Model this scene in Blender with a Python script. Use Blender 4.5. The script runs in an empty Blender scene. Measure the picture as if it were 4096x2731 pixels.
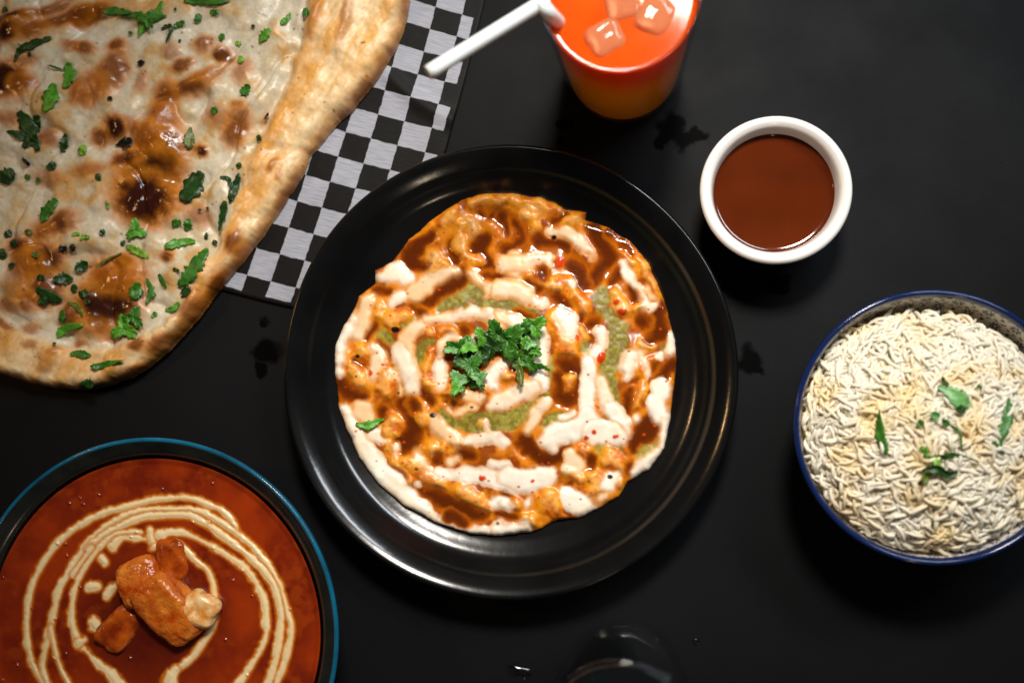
import bpy, math, random
import numpy as np
from mathutils import Matrix, Vector

# ------------------------------------------------------------------ camera
scene = bpy.context.scene
PW, PH = 4096.0, 2731.0           # photograph pixels: used only to turn pixels into points on real planes
FPX, NAD, HC = 4400.0, (2550.0, 1620.0), 0.66
def _basis():
    d = np.array([(NAD[0]-PW/2)/FPX, -(NAD[1]-PH/2)/FPX, -1.0]); d /= np.linalg.norm(d)
    z = -d
    x = np.array([1.0, 0, 0]); x -= x.dot(z)*z; x /= np.linalg.norm(x)
    return np.array([x, np.cross(z, x), z])
RB = _basis()
cam = bpy.data.cameras.new('camera'); camo = bpy.data.objects.new('camera', cam)
scene.collection.objects.link(camo)
m4 = np.eye(4); m4[:3, :3] = RB; m4[2, 3] = HC
camo.matrix_world = Matrix(m4.tolist())
cam.sensor_width = 36.0; cam.lens = FPX/PW*36.0
cam.clip_start = 0.02; cam.clip_end = 20
cam.dof.use_dof = True; cam.dof.focus_distance = 0.640; cam.dof.aperture_fstop = 3.6
scene.camera = camo

# ------------------------------------------------------------------ light
world = bpy.data.worlds.new('World'); scene.world = world; world.use_nodes = True
bg = world.node_tree.nodes['Background']; bg.inputs[0].default_value = (0.55, 0.60, 0.75, 1); bg.inputs[1].default_value = 0.03
def area(name, loc, target, size, power, color, shape='RECTANGLE', size_y=None):
    l = bpy.data.lights.new(name, 'AREA'); l.energy = power; l.color = color; l.shape = shape
    l.size = size; l.size_y = size_y or size
    o = bpy.data.objects.new(name, l); scene.collection.objects.link(o)
    o.location = loc
    o.rotation_euler = (Vector(target)-Vector(loc)).to_track_quat('-Z', 'Y').to_euler()
    return o
area('window_light', (0.52, 0.68, 0.90), (-0.06, 0.02, 0.0), 0.56, 6.8, (0.88, 0.94, 1.0), size_y=0.17)
area('warm_pendant_light', (-0.85, 0.22, 0.75), (-0.05, 0.0, 0.0), 0.06, 1.0, (1.0, 0.60, 0.26), 'DISK')
area('warm_front_fill', (0.25, -1.05, 0.70), (0.0, 0.1, 0.0), 0.06, 0.6, (1.0, 0.80, 0.55), 'DISK')  # unseen warm fill, added to brighten the front of the drink
sp = bpy.data.lights.new('added_falloff_spot', 'SPOT'); sp.energy = 56.0; sp.color = (1.0, 0.93, 0.84)  # unseen spot, added so the light falls off towards the table corners
sp.spot_size = math.radians(43); sp.spot_blend = 1.0; sp.shadow_soft_size = 0.10
spo = bpy.data.objects.new('added_falloff_spot', sp); scene.collection.objects.link(spo)
spo.location = (0.06, 0.60, 0.95); spo.rotation_euler = (Vector((-0.04, 0.0, 0))-Vector(spo.location)).to_track_quat('-Z', 'Y').to_euler()
vs = scene.view_settings; vs.view_transform = 'Standard'; vs.look = 'None'; vs.exposure = 0.0; vs.gamma = 1.0

# ------------------------------------------------------------------ helpers
random.seed(7); RNG = np.random.default_rng(11)
def P(x, y, z=0.0):
    """photograph pixel -> world point on the horizontal plane at height z"""
    x = np.asarray(x, float); y = np.asarray(y, float); z = np.asarray(z, float)
    r = np.stack([(x-PW/2)/FPX, -(y-PH/2)/FPX, -np.ones_like(x)], -1) @ RB.T
    t = (HC-z)/(-r[..., 2])
    return np.stack([r[..., 0]*t, r[..., 1]*t, np.broadcast_to(z, x.shape)], -1)
def plen(cx, cy, r, z):
    a = P(cx-r, cy, z); b = P(cx+r, cy, z); return float(np.linalg.norm(a-b)/2)
def unP(w):
    c = (np.asarray(w, float)-np.array([0, 0, HC])) @ RB
    return c[..., 0]/-c[..., 2]*FPX+PW/2, -c[..., 1]/-c[..., 2]*FPX+PH/2
def lin(r, g, b):
    c = np.array([r, g, b], float)/255.0
    return np.where(c <= 0.04045, c/12.92, ((c+0.055)/1.055)**2.4)
def sst(a, b, x):
    t = np.clip((x-a)/(b-a), 0, 1); return t*t*(3-2*t)
def vnoise(X, Y, scale, seed):
    rg = np.random.default_rng(seed); T = rg.random((256, 256))
    x = X/scale+1000.37; y = Y/scale+1000.71
    xi = np.floor(x).astype(int); yi = np.floor(y).astype(int); fx = x-xi; fy = y-yi
    fx = fx*fx*fx*(fx*(fx*6-15)+10); fy = fy*fy*fy*(fy*(fy*6-15)+10)
    a = T[xi & 255, yi & 255]; b = T[(xi+1) & 255, yi & 255]; c = T[xi & 255, (yi+1) & 255]; d = T[(xi+1) & 255, (yi+1) & 255]
    return (a*(1-fx)+b*fx)*(1-fy)+(c*(1-fx)+d*fx)*fy
def fbm(X, Y, scale, seed, octv=4):
    s = 0; a = 1.0; t = 0
    for k in range(octv):
        s = s+a*vnoise(X*(0.8 if k % 2 else 1)+Y*(0.6 if k % 2 else 0), Y*(0.8 if k % 2 else 1)-X*(0.6 if k % 2 else 0), scale/2**k, seed+k); t += a; a *= 0.5
    return s/t*2-1
def strokeS(X, Y, pts):
    """inside distance (px) of a chain of tapered capsules"""
    best = np.full(X.shape, -1e9)
    if len(pts) == 1: pts = [pts[0], (pts[0][0]+0.01, pts[0][1], pts[0][2])]
    for (x0, y0, w0), (x1, y1, w1) in zip(pts[:-1], pts[1:]):
        dx, dy = x1-x0, y1-y0; L = dx*dx+dy*dy+1e-9
        t = np.clip(((X-x0)*dx+(Y-y0)*dy)/L, 0, 1)
        best = np.maximum(best, w0+(w1-w0)*t-np.hypot(X-x0-t*dx, Y-y0-t*dy))
    return best
def smooth_pts(pts, n=6):
    """Catmull-Rom resampling of (x,y,w) points"""
    if len(pts) < 3: return list(pts)
    p = np.array(pts, float); p = np.vstack([2*p[0]-p[1], p, 2*p[-1]-p[-2]]); out = []
    for i in range(1, len(p)-2):
        for k in range(n):
            t = k/n
            out.append(0.5*((2*p[i])+(-p[i-1]+p[i+1])*t+(2*p[i-1]-5*p[i]+4*p[i+1]-p[i+2])*t*t+(-p[i-1]+3*p[i]-3*p[i+1]+p[i+2])*t**3))
    out.append(p[-2]); return [tuple(v) for v in out]
def inpoly(X, Y, poly):
    ins = np.zeros(X.shape, bool); n = len(poly)
    for i in range(n):
        (x0, y0), (x1, y1) = poly[i], poly[(i+1) % n]
        if y0 == y1: continue
        ins ^= ((y0 > Y) != (y1 > Y)) & (X < (x1-x0)*(Y-y0)/(y1-y0)+x0)
    return ins
def polydist(X, Y, poly, closed=True):
    d = np.full(X.shape, 1e9); n = len(poly)
    for i in range(n if closed else n-1):
        (x0, y0), (x1, y1) = poly[i], poly[(i+1) % n]
        dx, dy = x1-x0, y1-y0; L = dx*dx+dy*dy+1e-9
        t = np.clip(((X-x0)*dx+(Y-y0)*dy)/L, 0, 1)
        d = np.minimum(d, np.hypot(X-x0-t*dx, Y-y0-t*dy))
    return d

def blur(a, r, it=2):
    for _ in range(it):
        for ax in (0, 1):
            p = np.pad(a, [(r+1, r) if k == ax else (0, 0) for k in (0, 1)], mode='edge'); c = np.cumsum(p, ax)
            a = (np.take(c, range(2*r+1, c.shape[ax]), ax)-np.take(c, range(0, c.shape[ax]-2*r-1), ax))/(2*r+1)
    return a
def snap(X, Y, d, step):
    """pull the grid points just outside an outline onto it"""
    gx = np.gradient(d, axis=0); gy = np.gradient(d, axis=1); g = np.hypot(gx, gy)+1e-9
    k = np.where((d < 0) & (d > -3*step), -d, 0)
    return X+gx/g*k, Y+gy/g*k
def mesh_np(name, V, F, smooth=True):
    me = bpy.data.meshes.new(name); V = np.asarray(V, np.float32); F = np.asarray(F, np.int32)
    me.vertices.add(len(V)); me.vertices.foreach_set('co', V.ravel())
    k = F.shape[1]
    me.loops.add(F.size); me.loops.foreach_set('vertex_index', F.ravel())
    me.polygons.add(len(F)); me.polygons.foreach_set('loop_start', np.arange(0, F.size, k, dtype=np.int32))
    me.update(calc_edges=True)
    me.polygons.foreach_set('use_smooth', np.full(len(F), smooth))
    return me
def setcol(me, C, name='Col'):
    a = me.color_attributes.new(name, 'FLOAT_COLOR', 'POINT')
    C = np.asarray(C, np.float32)
    if C.shape[1] == 3: C = np.c_[C, np.ones(len(C), np.float32)]
    a.data.foreach_set('color', C.ravel())
def link(name, me, mat=None, parent=None):
    o = bpy.data.objects.new(name, me); scene.collection.objects.link(o)
    if mat is not None and me is not None and not me.materials: me.materials.append(mat)
    if parent is not None: o.parent = parent
    return o
def tag(o, label=None, cat=None, group=None, kind=None):
    if label: o['label'] = label
    if cat: o['category'] = cat
    if group: o['group'] = group
    if kind: o['kind'] = kind
    return o
def empty(name, loc, label, cat, group=None):
    o = bpy.data.objects.new(name, None); scene.collection.objects.link(o); o.location = [float(v) for v in loc]
    o.empty_display_size = 0.01
    return tag(o, label, cat, group)
def keep(o, parent):
    """parent an object whose mesh is in world coordinates"""
    o.parent = parent; o.matrix_parent_inverse = Matrix.Translation(-Vector(parent.location))
    return o
def lathe(profile, segs, centre=(0, 0, 0), wob=None):
    pr = np.array(profile, float); n = len(pr)
    th = np.linspace(0, 2*np.pi, segs, endpoint=False)
    R = np.repeat(pr[:, 0][None], segs, 0); Z = np.repeat(pr[:, 1][None], segs, 0); T = np.repeat(th[:, None], n, 1)
    if wob is not None: R, Z = wob(T, R, Z)
    V = np.stack([R*np.cos(T)+centre[0], R*np.sin(T)+centre[1], Z+centre[2]], -1).reshape(-1, 3)
    i = np.arange(segs)[:, None]; j = np.arange(n-1)[None]
    a = i*n+j; b = ((i+1) % segs)*n+j
    F = np.stack([a, a+1, b+1, b], -1).reshape(-1, 4)
    return V, F, T.reshape(-1), pr
def curve_profile(pts, n=8):
    return [(v[0], v[1]) for v in smooth_pts([(a, b, 0) for a, b in pts], n)]

# ------------------------------------------------------------------ materials
def mat(name, color=(0.5, 0.5, 0.5), rough=0.5, **kw):
    m = bpy.data.materials.new(name); m.use_nodes = True
    b = m.node_tree.nodes['Principled BSDF']
    b.inputs['Base Color'].default_value = (*[float(c) for c in color][:3], 1); b.inputs['Roughness'].default_value = rough
    for k, v in kw.items(): b.inputs[k].default_value = v
    return m
def nd(m, t, **kw):
    n = m.node_tree.nodes.new(t)
    for k, v in kw.items(): setattr(n, k, v)
    return n
def lk(m, a, b): m.node_tree.links.new(a, b)
def add_bump(m, scale, strength, dist=0.001, detail=3.0):
    b = m.node_tree.nodes['Principled BSDF']; g = nd(m, 'ShaderNodeNewGeometry')
    n = nd(m, 'ShaderNodeTexNoise'); n.inputs['Scale'].default_value = scale; n.inputs['Detail'].default_value = detail
    lk(m, g.outputs['Position'], n.inputs['Vector'])
    bp = nd(m, 'ShaderNodeBump'); bp.inputs['Strength'].default_value = strength; bp.inputs['Distance'].default_value = dist
    lk(m, n.outputs['Fac'], bp.inputs['Height']); lk(m, bp.outputs['Normal'], b.inputs['Normal'])
    return n
def vary(m, scale, lo, hi, detail=4.0):
    """multiply the base colour by position noise"""
    b = m.node_tree.nodes['Principled BSDF']; g = nd(m, 'ShaderNodeNewGeometry')
    n = nd(m, 'ShaderNodeTexNoise'); n.inputs['Scale'].default_value = scale; n.inputs['Detail'].default_value = detail
    lk(m, g.outputs['Position'], n.inputs['Vector'])
    r = nd(m, 'ShaderNodeValToRGB'); r.color_ramp.elements[0].position = 0.3; r.color_ramp.elements[1].position = 0.7
    r.color_ramp.elements[0].color = (*lo, 1); r.color_ramp.elements[1].color = (*hi, 1)
    lk(m, n.outputs['Fac'], r.inputs['Fac'])
    src = b.inputs['Base Color'].links
    if src:
        mx = nd(m, 'ShaderNodeMix', data_type='RGBA', blend_type='MULTIPLY'); mx.inputs[0].default_value = 1
        lk(m, src[0].from_socket, mx.inputs[6]); lk(m, r.outputs['Color'], mx.inputs[7]); lk(m, mx.outputs[2], b.inputs['Base Color'])
    else: lk(m, r.outputs['Color'], b.inputs['Base Color'])
def mat_attr(name, sss=0.0, radius=(1, 0.5, 0.25), sscale=0.002, bump=None, var=None, **kw):
    """colour from the mesh's colour attribute, roughness from its alpha"""
    m = mat(name, **kw); b = m.node_tree.nodes['Principled BSDF']
    a = nd(m, 'ShaderNodeAttribute', attribute_name='Col')
    lk(m, a.outputs['Color'], b.inputs['Base Color']); lk(m, a.outputs['Alpha'], b.inputs['Roughness'])
    if var: vary(m, *var)
    if sss:
        b.inputs['Subsurface Weight'].default_value = sss; b.inputs['Subsurface Radius'].default_value = radius; b.inputs['Subsurface Scale'].default_value = sscale
    if bump: add_bump(m, *bump)
    return m

# ------------------------------------------------------------------ table top
def make_table():
    V = [(-1.1, -0.9, 0), (1.1, -0.9, 0), (1.1, 0.9, 0), (-1.1, 0.9, 0), (-1.1, -0.9, -0.03), (1.1, -0.9, -0.03), (1.1, 0.9, -0.03), (-1.1, 0.9, -0.03)]
    F = [(0, 1, 2, 3), (7, 6, 5, 4), (4, 5, 1, 0), (5, 6, 2, 1), (6, 7, 3, 2), (7, 4, 0, 3)]
    m = mat('black_laminate', (0.02, 0.02, 0.02), 0.42)
    b = m.node_tree.nodes['Principled BSDF']; b.inputs['Specular IOR Level'].default_value = 0.35
    g = nd(m, 'ShaderNodeNewGeometry')
    n1 = nd(m, 'ShaderNodeTexNoise'); n1.inputs['Scale'].default_value = 9; n1.inputs['Detail'].default_value = 6
    lk(m, g.outputs['Position'], n1.inputs['Vector'])
    r1 = nd(m, 'ShaderNodeValToRGB'); r1.color_ramp.elements[0].color = (0.0020, 0.0023, 0.0030, 1); r1.color_ramp.elements[1].color = (0.0046, 0.0050, 0.0060, 1)
    r1.color_ramp.elements[0].position = 0.3; r1.color_ramp.elements[1].position = 0.72
    lk(m, n1.outputs['Fac'], r1.inputs['Fac'])
    # dark worn blotches with a shape of their own
    dn = nd(m, 'ShaderNodeTexNoise'); dn.inputs['Scale'].default_value = 75; dn.inputs['Detail'].default_value = 3
    lk(m, g.outputs['Position'], dn.inputs['Vector'])
    off = nd(m, 'ShaderNodeVectorMath', operation='SUBTRACT'); lk(m, dn.outputs['Color'], off.inputs[0]); off.inputs[1].default_value = (0.5, 0.5, 0.5)
    sc = nd(m, 'ShaderNodeVectorMath', operation='SCALE'); lk(m, off.outputs[0], sc.inputs[0]); sc.inputs['Scale'].default_value = 0.016
    wp = nd(m, 'ShaderNodeVectorMath', operation='ADD'); lk(m, g.outputs['Position'], wp.inputs[0]); lk(m, sc.outputs[0], wp.inputs[1])
    last = None
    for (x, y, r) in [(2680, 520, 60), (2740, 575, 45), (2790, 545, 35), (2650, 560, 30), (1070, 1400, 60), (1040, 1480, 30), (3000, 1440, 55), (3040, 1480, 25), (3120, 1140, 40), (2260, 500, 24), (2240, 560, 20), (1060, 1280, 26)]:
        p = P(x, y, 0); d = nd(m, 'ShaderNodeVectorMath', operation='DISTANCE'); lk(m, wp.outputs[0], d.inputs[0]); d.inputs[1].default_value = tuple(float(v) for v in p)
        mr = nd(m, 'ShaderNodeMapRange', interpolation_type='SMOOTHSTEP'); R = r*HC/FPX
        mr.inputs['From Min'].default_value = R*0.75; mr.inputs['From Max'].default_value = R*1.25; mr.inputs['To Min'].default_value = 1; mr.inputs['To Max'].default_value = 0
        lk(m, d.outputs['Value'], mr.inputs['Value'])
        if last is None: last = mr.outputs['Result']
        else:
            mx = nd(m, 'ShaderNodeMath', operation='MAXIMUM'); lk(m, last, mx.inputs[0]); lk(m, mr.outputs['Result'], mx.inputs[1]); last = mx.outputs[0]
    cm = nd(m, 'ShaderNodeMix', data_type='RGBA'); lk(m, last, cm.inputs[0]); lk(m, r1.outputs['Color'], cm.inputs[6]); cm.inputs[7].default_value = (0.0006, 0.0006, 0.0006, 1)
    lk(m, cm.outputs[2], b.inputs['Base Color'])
    sm = nd(m, 'ShaderNodeMapRange'); lk(m, last, sm.inputs['Value']); sm.inputs['To Min'].default_value = 0.13; sm.inputs['To Max'].default_value = 0.03
    lk(m, sm.outputs['Result'], b.inputs['Specular IOR Level'])
    n2 = nd(m, 'ShaderNodeTexNoise'); n2.inputs['Scale'].default_value = 25; n2.inputs['Detail'].default_value = 8; lk(m, g.outputs['Position'], n2.inputs['Vector'])
    mr = nd(m, 'ShaderNodeMapRange'); mr.inputs['To Min'].default_value = 0.50; mr.inputs['To Max'].default_value = 0.70; lk(m, n2.outputs['Fac'], mr.inputs['Value']); lk(m, mr.outputs['Result'], b.inputs['Roughness'])
    n3 = nd(m, 'ShaderNodeTexNoise'); n3.inputs['Scale'].default_value = 900; lk(m, g.outputs['Position'], n3.inputs['Vector'])
    bp = nd(m, 'ShaderNodeBump'); bp.inputs['Strength'].default_value = 0.15; bp.inputs['Distance'].default_value = 0.0005
    lk(m, n3.outputs['Fac'], bp.inputs['Height']); lk(m, bp.outputs['Normal'], b.inputs['Normal'])
    o = link('table_top', mesh_np('table_top', V, F, False), m); tag(o, 'dark charcoal table top with worn black marks', 'table', kind='structure')
make_table()

# ------------------------------------------------------------------ checkered paper
PAPER = np.array([[-2.351180e-01, 9.750499e-02], [1.482048e-02, -4.225855e-03], [-5.728193e-03, -1.688712e-02], [1.304565e-04, 1.466500e-04], [3.592380e-04, 3.968420e-05], [-8.079160e-05, -1.214497e-04]])
def make_paper():
    us = np.linspace(-9.0, 5.66, 150); vs_ = np.linspace(-16.0, 1.70, 180)
    U, Vv = np.meshgrid(us, vs_, indexing='ij')
    M = np.stack([np.ones_like(U), U, Vv, U*Vv, U*U, Vv*Vv], -1); xy = M @ PAPER
    z = 0.0012+0.0010*(fbm(U*10, Vv*10, 28, 5, 3)+1)*0.7
    crease = np.exp(-((Vv+8.6-0.35*U+0.2*np.sin(U))/0.35)**2)*0.0022*sst(1.0, 4.0, U); z = z+crease
    V = np.concatenate([xy, z[..., None]], -1).reshape(-1, 3); nv = len(vs_)
    i = np.arange(len(us)-1)[:, None]; j = np.arange(nv-1)[None]; a = i*nv+j
    F = np.stack([a, a+1, a+nv+1, a+nv], -1).reshape(-1, 4)[:, ::-1]
    me = mesh_np('checkered_paper', V, F)
    uv = me.uv_layers.new(name='UVMap'); L = F.ravel()
    uv.data.foreach_set('uv', np.stack([U.ravel()[L], Vv.ravel()[L]], -1).astype(np.float32).ravel())
    m = mat('checkered_print', rough=0.55, **{'Specular IOR Level': .15}); b = m.node_tree.nodes['Principled BSDF']
    uvn = nd(m, 'ShaderNodeUVMap', uv_map='UVMap'); s = nd(m, 'ShaderNodeSeparateXYZ')
    g = nd(m, 'ShaderNodeTexNoise'); g.inputs['Scale'].default_value = 3; g.inputs['Detail'].default_value = 5; lk(m, uvn.outputs[0], g.inputs['Vector'])
    o1 = nd(m, 'ShaderNodeVectorMath', operation='SUBTRACT'); lk(m, g.outputs['Color'], o1.inputs[0]); o1.inputs[1].default_value = (.5, .5, .5)
    o2 = nd(m, 'ShaderNodeVectorMath', operation='MULTIPLY_ADD'); lk(m, o1.outputs[0], o2.inputs[0]); o2.inputs[1].default_value = (.10, .10, 0); lk(m, uvn.outputs[0], o2.inputs[2])
    lk(m, o2.outputs[0], s.inputs[0])
    def mth(op, a, bb=None):
        n = nd(m, 'ShaderNodeMath', operation=op)
        for k, v in enumerate((a, bb)):
            if v is None: continue
            if isinstance(v, (int, float)): n.inputs[k].default_value = v
            else: lk(m, v, n.inputs[k])
        return n.outputs[0]
    fu = mth('FLOOR', s.outputs[0]); fv = mth('FLOOR', s.outputs[1])
    par = mth('FLOORED_MODULO', mth('ADD', fu, fv), 2.0)
    white = mth('SUBTRACT', 1.0, par)
    white = mth('MULTIPLY', white, mth('LESS_THAN', s.outputs[0], 5.42)); white = mth('MULTIPLY', white, mth('LESS_THAN', s.outputs[1], 1.55))
    wv = nd(m, 'ShaderNodeTexNoise'); wv.inputs['Scale'].default_value = 1; wv.inputs['Detail'].default_value = 3
    mp = nd(m, 'ShaderNodeMapping'); mp.inputs['Scale'].default_value = (1.5, 22, 1); lk(m, uvn.outputs[0], mp.inputs[0]); lk(m, mp.outputs[0], wv.inputs['Vector'])
    r = nd(m, 'ShaderNodeValToRGB'); r.color_ramp.elements[0].color = (.27, .28, .33, 1); r.color_ramp.elements[1].color = (.44, .45, .50, 1); r.color_ramp.elements[0].position = .3; r.color_ramp.elements[1].position = .7
    lk(m, wv.outputs['Fac'], r.inputs['Fac'])
    r2 = nd(m, 'ShaderNodeValToRGB'); r2.color_ramp.elements[0].color = (.0035, .0033, .0032, 1); r2.color_ramp.elements[1].color = (.0085, .0078, .0072, 1)
    lk(m, g.outputs['Fac'], r2.inputs['Fac'])
    mx = nd(m, 'ShaderNodeMix', data_type='RGBA'); lk(m, white, mx.inputs[0]); lk(m, r2.outputs['Color'], mx.inputs[6]); lk(m, r.outputs['Color'], mx.inputs[7])
    lk(m, mx.outputs[2], b.inputs['Base Color'])
    bp = nd(m, 'ShaderNodeBump'); bp.inputs['Strength'].default_value = .25; bp.inputs['Distance'].default_value = .0006; lk(m, wv.outputs['Fac'], bp.inputs['Height']); lk(m, bp.outputs['Normal'], b.inputs['Normal'])
    o = link('checkered_paper', me, m); sd = o.modifiers.new('thickness', 'SOLIDIFY'); sd.thickness = 0.0002
    tag(o, 'black and white checkered paper liner under the naan', 'paper')
make_paper()

# ------------------------------------------------------------------ black plate
PC = P(2019, 1480, 0.032); PR = plen(2019, 1480, 908, 0.032)
PLATE_IN = [(0, .0080), (.04, .0081), (.075, .0088), (.094, .0112), (.108, .0160), (.1150, .0220), (.1192, .0264), (.1236, .0299), (.1266, .0316), (.1288, .0322), (.1303, .0312)]
PLATE_IN = [(r*PR/0.1305, z) for r, z in PLATE_IN]
_pp = np.array(curve_profile(PLATE_IN, 10))
def plate_z(r): return np.interp(r, _pp[:, 0], _pp[:, 1])
def make_plate():
    out = [(PR*.9985, .0290), (PR*.985, .0255), (PR*.93, .0170), (PR*.80, .0085), (PR*.64, .0050), (PR*.61, .0030), (PR*.60, .0004), (PR*.57, .0004), (PR*.55, .0035), (0.0003, .0035)]
    prof = np.array([tuple(p) for p in _pp]+curve_profile([(PR*.998, .0316)]+out, 5)[1:])
    prof[0, 0] = .0002
    # throwing rings of the stoneware
    r = prof[:len(_pp), 0]; prof[:len(_pp), 1] += 0.00009*np.sin(r*2*np.pi/0.0085)*sst(.085, .10, r)*(1-sst(.118, .122, r))
    def wob(T, R, Z):
        w = 1+0.0045*np.cos(3*T+.6)+0.0035*np.cos(2*T+1.2)+0.002*np.cos(5*T)
        return R*w, Z+0.0009*np.cos(2*T+.5)*(R/PR)**2
    V, F, _, _ = lathe(prof, 220, (PC[0], PC[1], 0), wob)
    m = mat('black_glaze', (.0075, .0075, .008), .17); b = m.node_tree.nodes['Principled BSDF']; b.inputs['Specular IOR Level'].default_value = .55
    add_bump(m, 140, .05, .0012, 2); vary(m, 30, (.003, .003, .003), (.006, .006, .006))
    tag(link('dinner_plate', mesh_np('dinner_plate', V, F), m), 'large round black glazed plate with a raised lip, under the saucy dish', 'plate')
make_plate()

# ------------------------------------------------------------------ food relief painter
class Relief:
    """a real relief built layer by layer: height, colour, gloss and which serving each cell belongs to"""
    def __init__(s, x0, y0, x1, y1, step):
        s.xs = np.arange(x0, x1+step, step); s.ys = np.arange(y0, y1+step, step); s.step = step
        s.X, s.Y = np.meshgrid(s.xs, s.ys, indexing='ij')
        s.h = np.zeros(s.X.shape); s.col = np.zeros(s.X.shape+(3,)); s.ro = np.full(s.X.shape, .4); s.own = np.zeros(s.X.shape, int)
    def win(s, pts, pad):
        a = np.array(pts); i0 = np.searchsorted(s.xs, a[:, 0].min()-a[:, 2].max()-pad); i1 = np.searchsorted(s.xs, a[:, 0].max()+a[:, 2].max()+pad)
        j0 = np.searchsorted(s.ys, a[:, 1].min()-a[:, 2].max()-pad); j1 = np.searchsorted(s.ys, a[:, 1].max()+a[:, 2].max()+pad)
        return (slice(max(i0, 0), max(i1, 0)), slice(max(j0, 0), max(j1, 0)))
    def z_at(s, x, y, Z):
        i = np.clip(np.rint((np.asarray(x)-s.xs[0])/s.step).astype(int), 0, len(s.xs)-1); j = np.clip(np.rint((np.asarray(y)-s.ys[0])/s.step).astype(int), 0, len(s.ys)-1)
        return Z[i, j]
    def build(s, W, mask, parent, mats, names, fallback=0, mincells=40):
        """one mesh per serving; W world coords grid, mask cells"""
        nx, ny = s.X.shape
        dx = np.gradient(W, axis=0); dy = np.gradient(W, axis=1); N = np.cross(dx, dy); N *= np.sign(N[..., 2:3]+1e-12); N /= np.linalg.norm(N, axis=-1, keepdims=True)+1e-12
        cell = mask[:-1, :-1] | mask[1:, :-1] | mask[:-1, 1:] | mask[1:, 1:]
        own = s.own[:-1, :-1].copy(); ids, cnt = np.unique(own[cell], return_counts=True)
        for k, c in zip(ids, cnt):
            if c < mincells: own[own == k] = fallback
        vid = np.arange(nx*ny).reshape(nx, ny); Wf = W.reshape(-1, 3); Cf = np.c_[s.col.reshape(-1, 3), s.ro.reshape(-1)]; Nf = N.reshape(-1, 3)
        q = np.stack([vid[:-1, :-1], vid[:-1, 1:], vid[1:, 1:], vid[1:, :-1]], -1)
        outs = {}
        for k in np.unique(own[cell]):
            f = q[cell & (own == k)]; u, inv = np.unique(f, return_inverse=True)
            f = inv.reshape(-1, 4)
            nm = names[k]; me = mesh_np(nm, Wf[u], f)
            setcol(me, Cf[u]); me.normals_split_custom_set_from_vertices(Nf[u].tolist())
            o = link(nm, me, mats[k]); keep(o, parent); outs[k] = o
        return outs

# ------------------------------------------------------------------ saucy dish on the plate
FV = 4096/2352
DISH_OUT = [(x*FV, y*FV) for x, y in [(1160, 445), (1200, 449), (1240, 455), (1275, 466), (1300, 481), (1335, 485), (1348, 488), (1342, 506), (1366, 514), (1400, 524), (1450, 555), (1490, 605), (1515, 660), (1535, 720), (1550, 780), (1553, 850), (1545, 900), (1540, 960), (1525, 1030), (1490, 1080), (1440, 1108), (1420, 1140), (1380, 1165), (1330, 1190), (1280, 1195), (1220, 1222), (1150, 1233), (1080, 1225), (1000, 1200), (930, 1160), (870, 1110), (825, 1050), (800, 990), (778, 930), (770, 860), (772, 800), (790, 750), (815, 710), (825, 680), (860, 650), (860, 620), (900, 600), (940, 550), (1000, 500), (1060, 460), (1110, 447)]]
CROP = {'A': (1300, 750, 2.091), 'B': (2000, 750, 2.091), 'C': (1300, 1400, 1.96), 'D': (2000, 1400, 1.96), 'E': (1600, 1150, 2.613)}
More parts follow.
